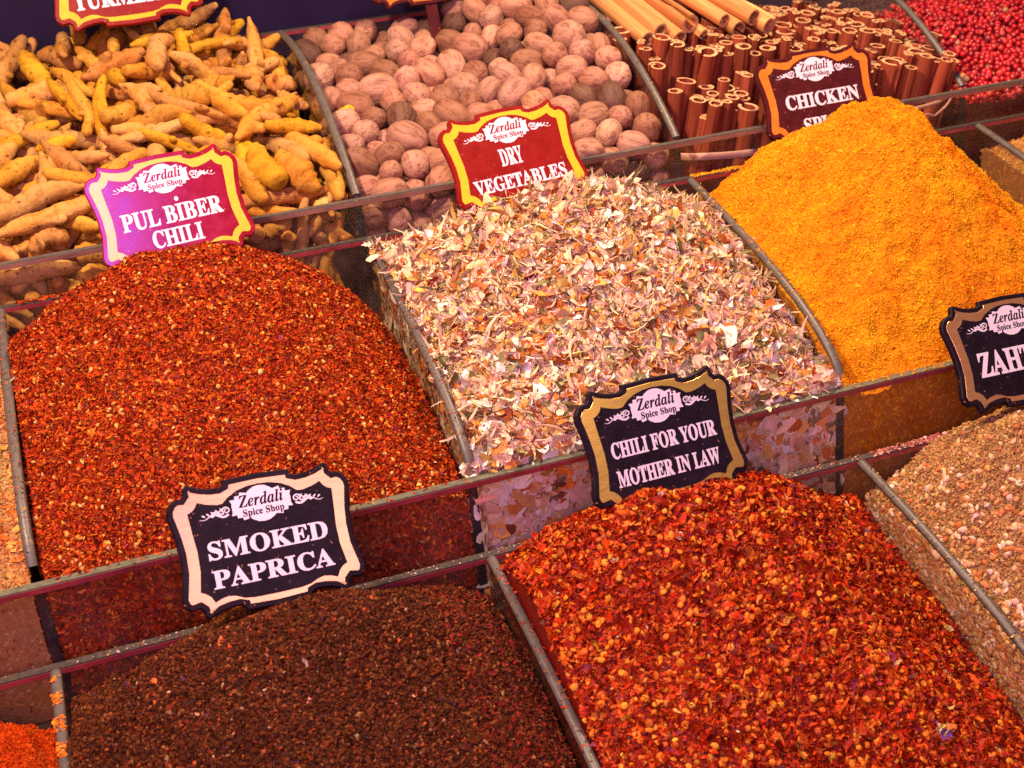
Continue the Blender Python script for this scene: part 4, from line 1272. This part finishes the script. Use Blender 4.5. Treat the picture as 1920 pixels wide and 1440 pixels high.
# ------------------------------------------------------------------ stray bits
def scrap(name, x, y, heap, size, col, label, cat, tm=None, lift=.006, z=None, seed=0, matl=None, group=None):
    r = np.random.default_rng(seed + 400)
    V, F = (tm or SHEET)[r.integers(0, len(tm or SHEET))]
    g = Geo(); g.add(V * size, F, np.array(col)); o = link(name, g.mesh(name), None, [matl or M_VEG])
    o.location = (x, y, (heap.z(x, y) if z is None else z) + lift); o.rotation_euler = (r.normal(0, .3) + .4, r.normal(0, .3), r.uniform(0, 6))
    return tag(o, label, cat, group)

def ray_to(px, py, heap):
    d = RM.T @ np.array([(px - 960) / FPX, (py - 720) / FPX, 1.0])
    for t in np.linspace(1.5, 6, 1800):
        p = CP + d * t
        if heap.x0 < p[0] < heap.x1 and heap.y0 < p[1] < heap.y1 and p[2] < heap.z(p[0], p[1]): return p
    return None

for k, (px, py, hh, sz_, col, lab, cat) in enumerate([
        (1060, 1197, hm, .020, (.74, .52, .26), 'cream seed husk lying in the seedy red chili near its left divider', 'husk'),
        (1157, 1197, hm, .014, (.78, .66, .72), 'small white sliver lying on the seedy red chili flakes', 'sliver'),
        (1212, 1182, hm, .014, (.72, .50, .22), 'pale husk standing among the seedy red chili, right of the white sliver', 'husk'),
        (1577, 975, hm, .014, (.80, .66, .36), 'pale yellow flake on the red chili, near the sesame divider', 'flake'),
        (1560, 938, hm, .020, (.74, .5, .120), 'pink petal-like scrap in the rear corner of the seedy chili heap', 'scrap'),
        (1500, 918, hm, .020, (.74, .32, .22), 'salmon pink scrap on the back of the seedy chili heap', 'scrap'),
        (1663, 1020, hm, .022, (.72, .32, .20), 'pink scrap on the red chili beside the foot of the sesame divider', 'scrap'),
        (888, 1102, hk, .014, (.72, .30, .30), 'pink sliver on the back edge of the dark paprica', 'sliver'),
        (922, 1139, hk, .010, (.70, .30, .22), 'small pink flake on the dark paprica near its right divider', 'flake'),
        (815, 870, hp, .013, (.80, .66, .52), 'white crumb on the fine red chili near the green glass edge', 'crumb'),
        (760, 697, hp, .018, (.76, .56, .36), 'cream scrap on the fine red chili beside its right divider', 'scrap'),
        (500, 468, hp, .022, (.76, .60, .40), 'cream scrap on top of the fine red chili heap', 'scrap'),
        (28, 715, hp, .018, (.76, .60, .36), 'upper cream husk on the fine red chili by its left divider', 'husk'),
        (30, 752, hp, .016, (.76, .60, .36), 'lower cream husk on the fine red chili by its left divider', 'husk'),
        (702, 562, hp, .016, (.78, .66, .66), 'white petal scrap in the rear corner of the fine red chili', 'scrap'),
        (130, 808, hp, .009, (.10, .05, .16), 'tiny dark violet scrap in the fine red chili', 'scrap'),
        (498, 1299, hk, .008, (.72, .56, .40), 'tiny curled pale sliver in the middle of the dark paprica', 'sliver'),
        (318, 1302, hk, .009, (.70, .42, .26), 'tiny peach crumb on the dark paprica below the black sign', 'crumb')]):
    p = ray_to(px, py, hh)
    if p is not None: scrap(cat if cat != 'scrap' else 'vegetable_scrap', p[0], p[1], hh, sz_ * .62, col, lab, cat, seed=k)
# dried purple flower in the seedy chili
p = ray_to(1755, 1380, hm)
VIO = flake_mat('violet_petals', .6, .3, 60, .3)
if p is not None:
    root = empty('dried_flower', (p[0], p[1], p[2]))
    tag(root, 'small dried purple flower with pale base lying in the seedy chili', 'dried flower')
    r = np.random.default_rng(2)
    for k in range(6):
        V, F = (STRIP if k % 2 else SHEET)[(k * 3) % 16]
        col = np.array([(.12, .035, .26), (.58, .5, .126), (.16, .06, .32)][k % 3])
        g = Geo(); g.add(V * (np.array([.020, .020, .016]) if k % 2 else np.array([.016, .012, .014])), F, col, smooth=True)
        o = link('petal', g.mesh('petal'), root, [VIO]); a = -1.2 + k * .42
        o.location = (.018 * math.cos(a), .018 * math.sin(a) - .004, .010 + .003 * (k % 2)); o.rotation_euler = (r.normal(0, .5), r.normal(0, .5), a)
    V, F = CHUNK[2]; g = Geo(); g.add(V * .010, F, np.array((.72, .52, .40))); o = link('calyx', g.mesh('calyx'), root, [VIO]); o.location = (-.016, .010, .012)
# turmeric chip among the nutmegs
o = bpy.data.objects.new('turmeric_chip', TURS[0]); C.objects.link(o)
o.location = (1.075, .42, nut_surface(1.075, .42) - .015); o.scale = (.040, .085, .085); o.rotation_euler = (.2, .9, 2.0); o.color = (.72, .46, .03, 1)
tag(o, 'small bright yellow turmeric chip lying among the nutmegs', 'turmeric chip')

# crumbs spilt along the glass edges
def spill(name, pts, size, pal, label, seed, tm=None):
    r = np.random.default_rng(seed); P = np.array(pts)
    g = Geo(); scatter(g, P, np.tile((0, 0, 1.0), (len(P), 1)), tm or CHUNK, sizes(len(P), r, size, size * .8, size * .5, .4), .5, palette(len(P), r, pal, .25), r)
    tag(link(name, g.mesh(name), None, [M_VEG]), label, 'spilt crumbs', None, 'stuff')
r = np.random.default_rng(8)
def along(y, z, x0, x1, n, w=.012): return np.stack([r.uniform(x0, x1, n), y + r.uniform(-w, w, n), np.full(n, z + .0015)], 1)
spill('spilt_crumbs', along(YB[1], ZB[1], .05, .32, 260), .0045, RED, 'red chili crumbs spilt along the low rear glass at the far left', 1, FLAKE)
spill('spilt_crumbs', along(YB[1], ZB[1], 2.0, 2.35, 420), .004, CUR, 'orange powder crumbs spilt along the low rear glass by the maroon sign', 2)
spill('spilt_crumbs', np.concatenate([along(YB[2], ZB[2], 1.0, 2.0, 420), along(YB[2], ZB[2], .05, .98, 130)]), .0026, [((.45, .35, .32), 3), ((.30, .08, .06), 2), ((.5, .3, .2), 1)], 'pale dust crumbs spilt along the low rear glass of the front tier', 3)
spill('spilt_crumbs', along(YB[2], ZB[2], 2.03, 2.5, 500), .005, [((.42, .12, .10), 3), ((.60, .36, .28), 2), ((.3, .08, .06), 2)], 'reddish crumbs spilt along the low rear glass behind the sesame mix', 4)
q = []
for _ in range(260):
    y = YB[2] - .03 - .23 * r.random() ** .8; q.append((CX[0] + r.uniform(-.013, .010) * (1 - .2 * r.random()), y, float(rail_z(2, y)) + .004))
spill('spilt_crumbs', [p for p in q if math.sin(p[1] * 90) > -.2], .0042, [((.72, .22, .02), 3), ((.66, .14, .01), 2)], 'orange powder crumbs stuck on the divider at the lower left', 5)
q = []
for _ in range(70):
    y = r.uniform(-.22, -.10); q.append((CX[1] + r.uniform(-.02, .03), y, float(rail_z(1, y)) + r.uniform(.002, .010)))
spill('spilt_scraps', q, .014, VEG, 'vegetable scraps spilling over the divider beside the fine red chili', 6, SHEET)

for k, (rr, c, n_, sz_, pal, lab) in enumerate([(1, 0, 150, .0035, RED, 'red chili crumbs and dust on the rail at the left of the fine red chili'), (1, 1, 90, .0035, RED, 'fine red crumbs along the rail between red chili and dry vegetables'),
        (1, 2, 160, .0032, CUR, 'orange powder dust along the rail between dry vegetables and orange powder'), (2, 1, 160, .0034, CH, 'chili crumbs along the rail between dark paprica and seedy chili'),
        (2, 2, 120, .0036, ZH, 'tan crumbs along the rail between seedy chili and sesame mix'), (0, 2, 50, .0035, TAN, 'tan bark crumbs on the rail between nutmegs and cinnamon')]):
    y = r.uniform(YF[rr] + .03, YB[rr] - .05, n_)
    spill('spilt_crumbs', np.stack([CX[c] + r.normal(0, T * .5, n_).clip(-T, T), y, rail_z(rr, y) + .003], 1), sz_, pal, lab, 20 + k, FLAKE)
spill('spilt_crumbs', along(YF[1], ZF[1], .05, .98, 110, T), .004, RED, 'red chili crumbs on the green upper edge of the middle front glass', 31, FLAKE)
spill('spilt_scraps', along(YF[1], ZF[1], 1.05, 1.95, 26, T), .011, VEG, 'pale vegetable scraps on the green upper edge of the middle front glass', 32, SHEET)
spill('spilt_crumbs', along(YF[1], ZF[1], 2.02, 2.6, 150, T), .0034, CUR, 'orange dust on the green upper edge of the middle front glass', 33)

# ------------------------------------------------------------------ scale the whole stand to metres
scaled = set()
for o in list(C.objects):
    if o.type in ('CAMERA', 'LIGHT'): continue
    o.location = o.location * S
for o in list(C.objects):
    if o.type == 'MESH' and o.data.name not in scaled:
        scaled.add(o.data.name)
        o.data.transform(Matrix.Scale(S, 4))
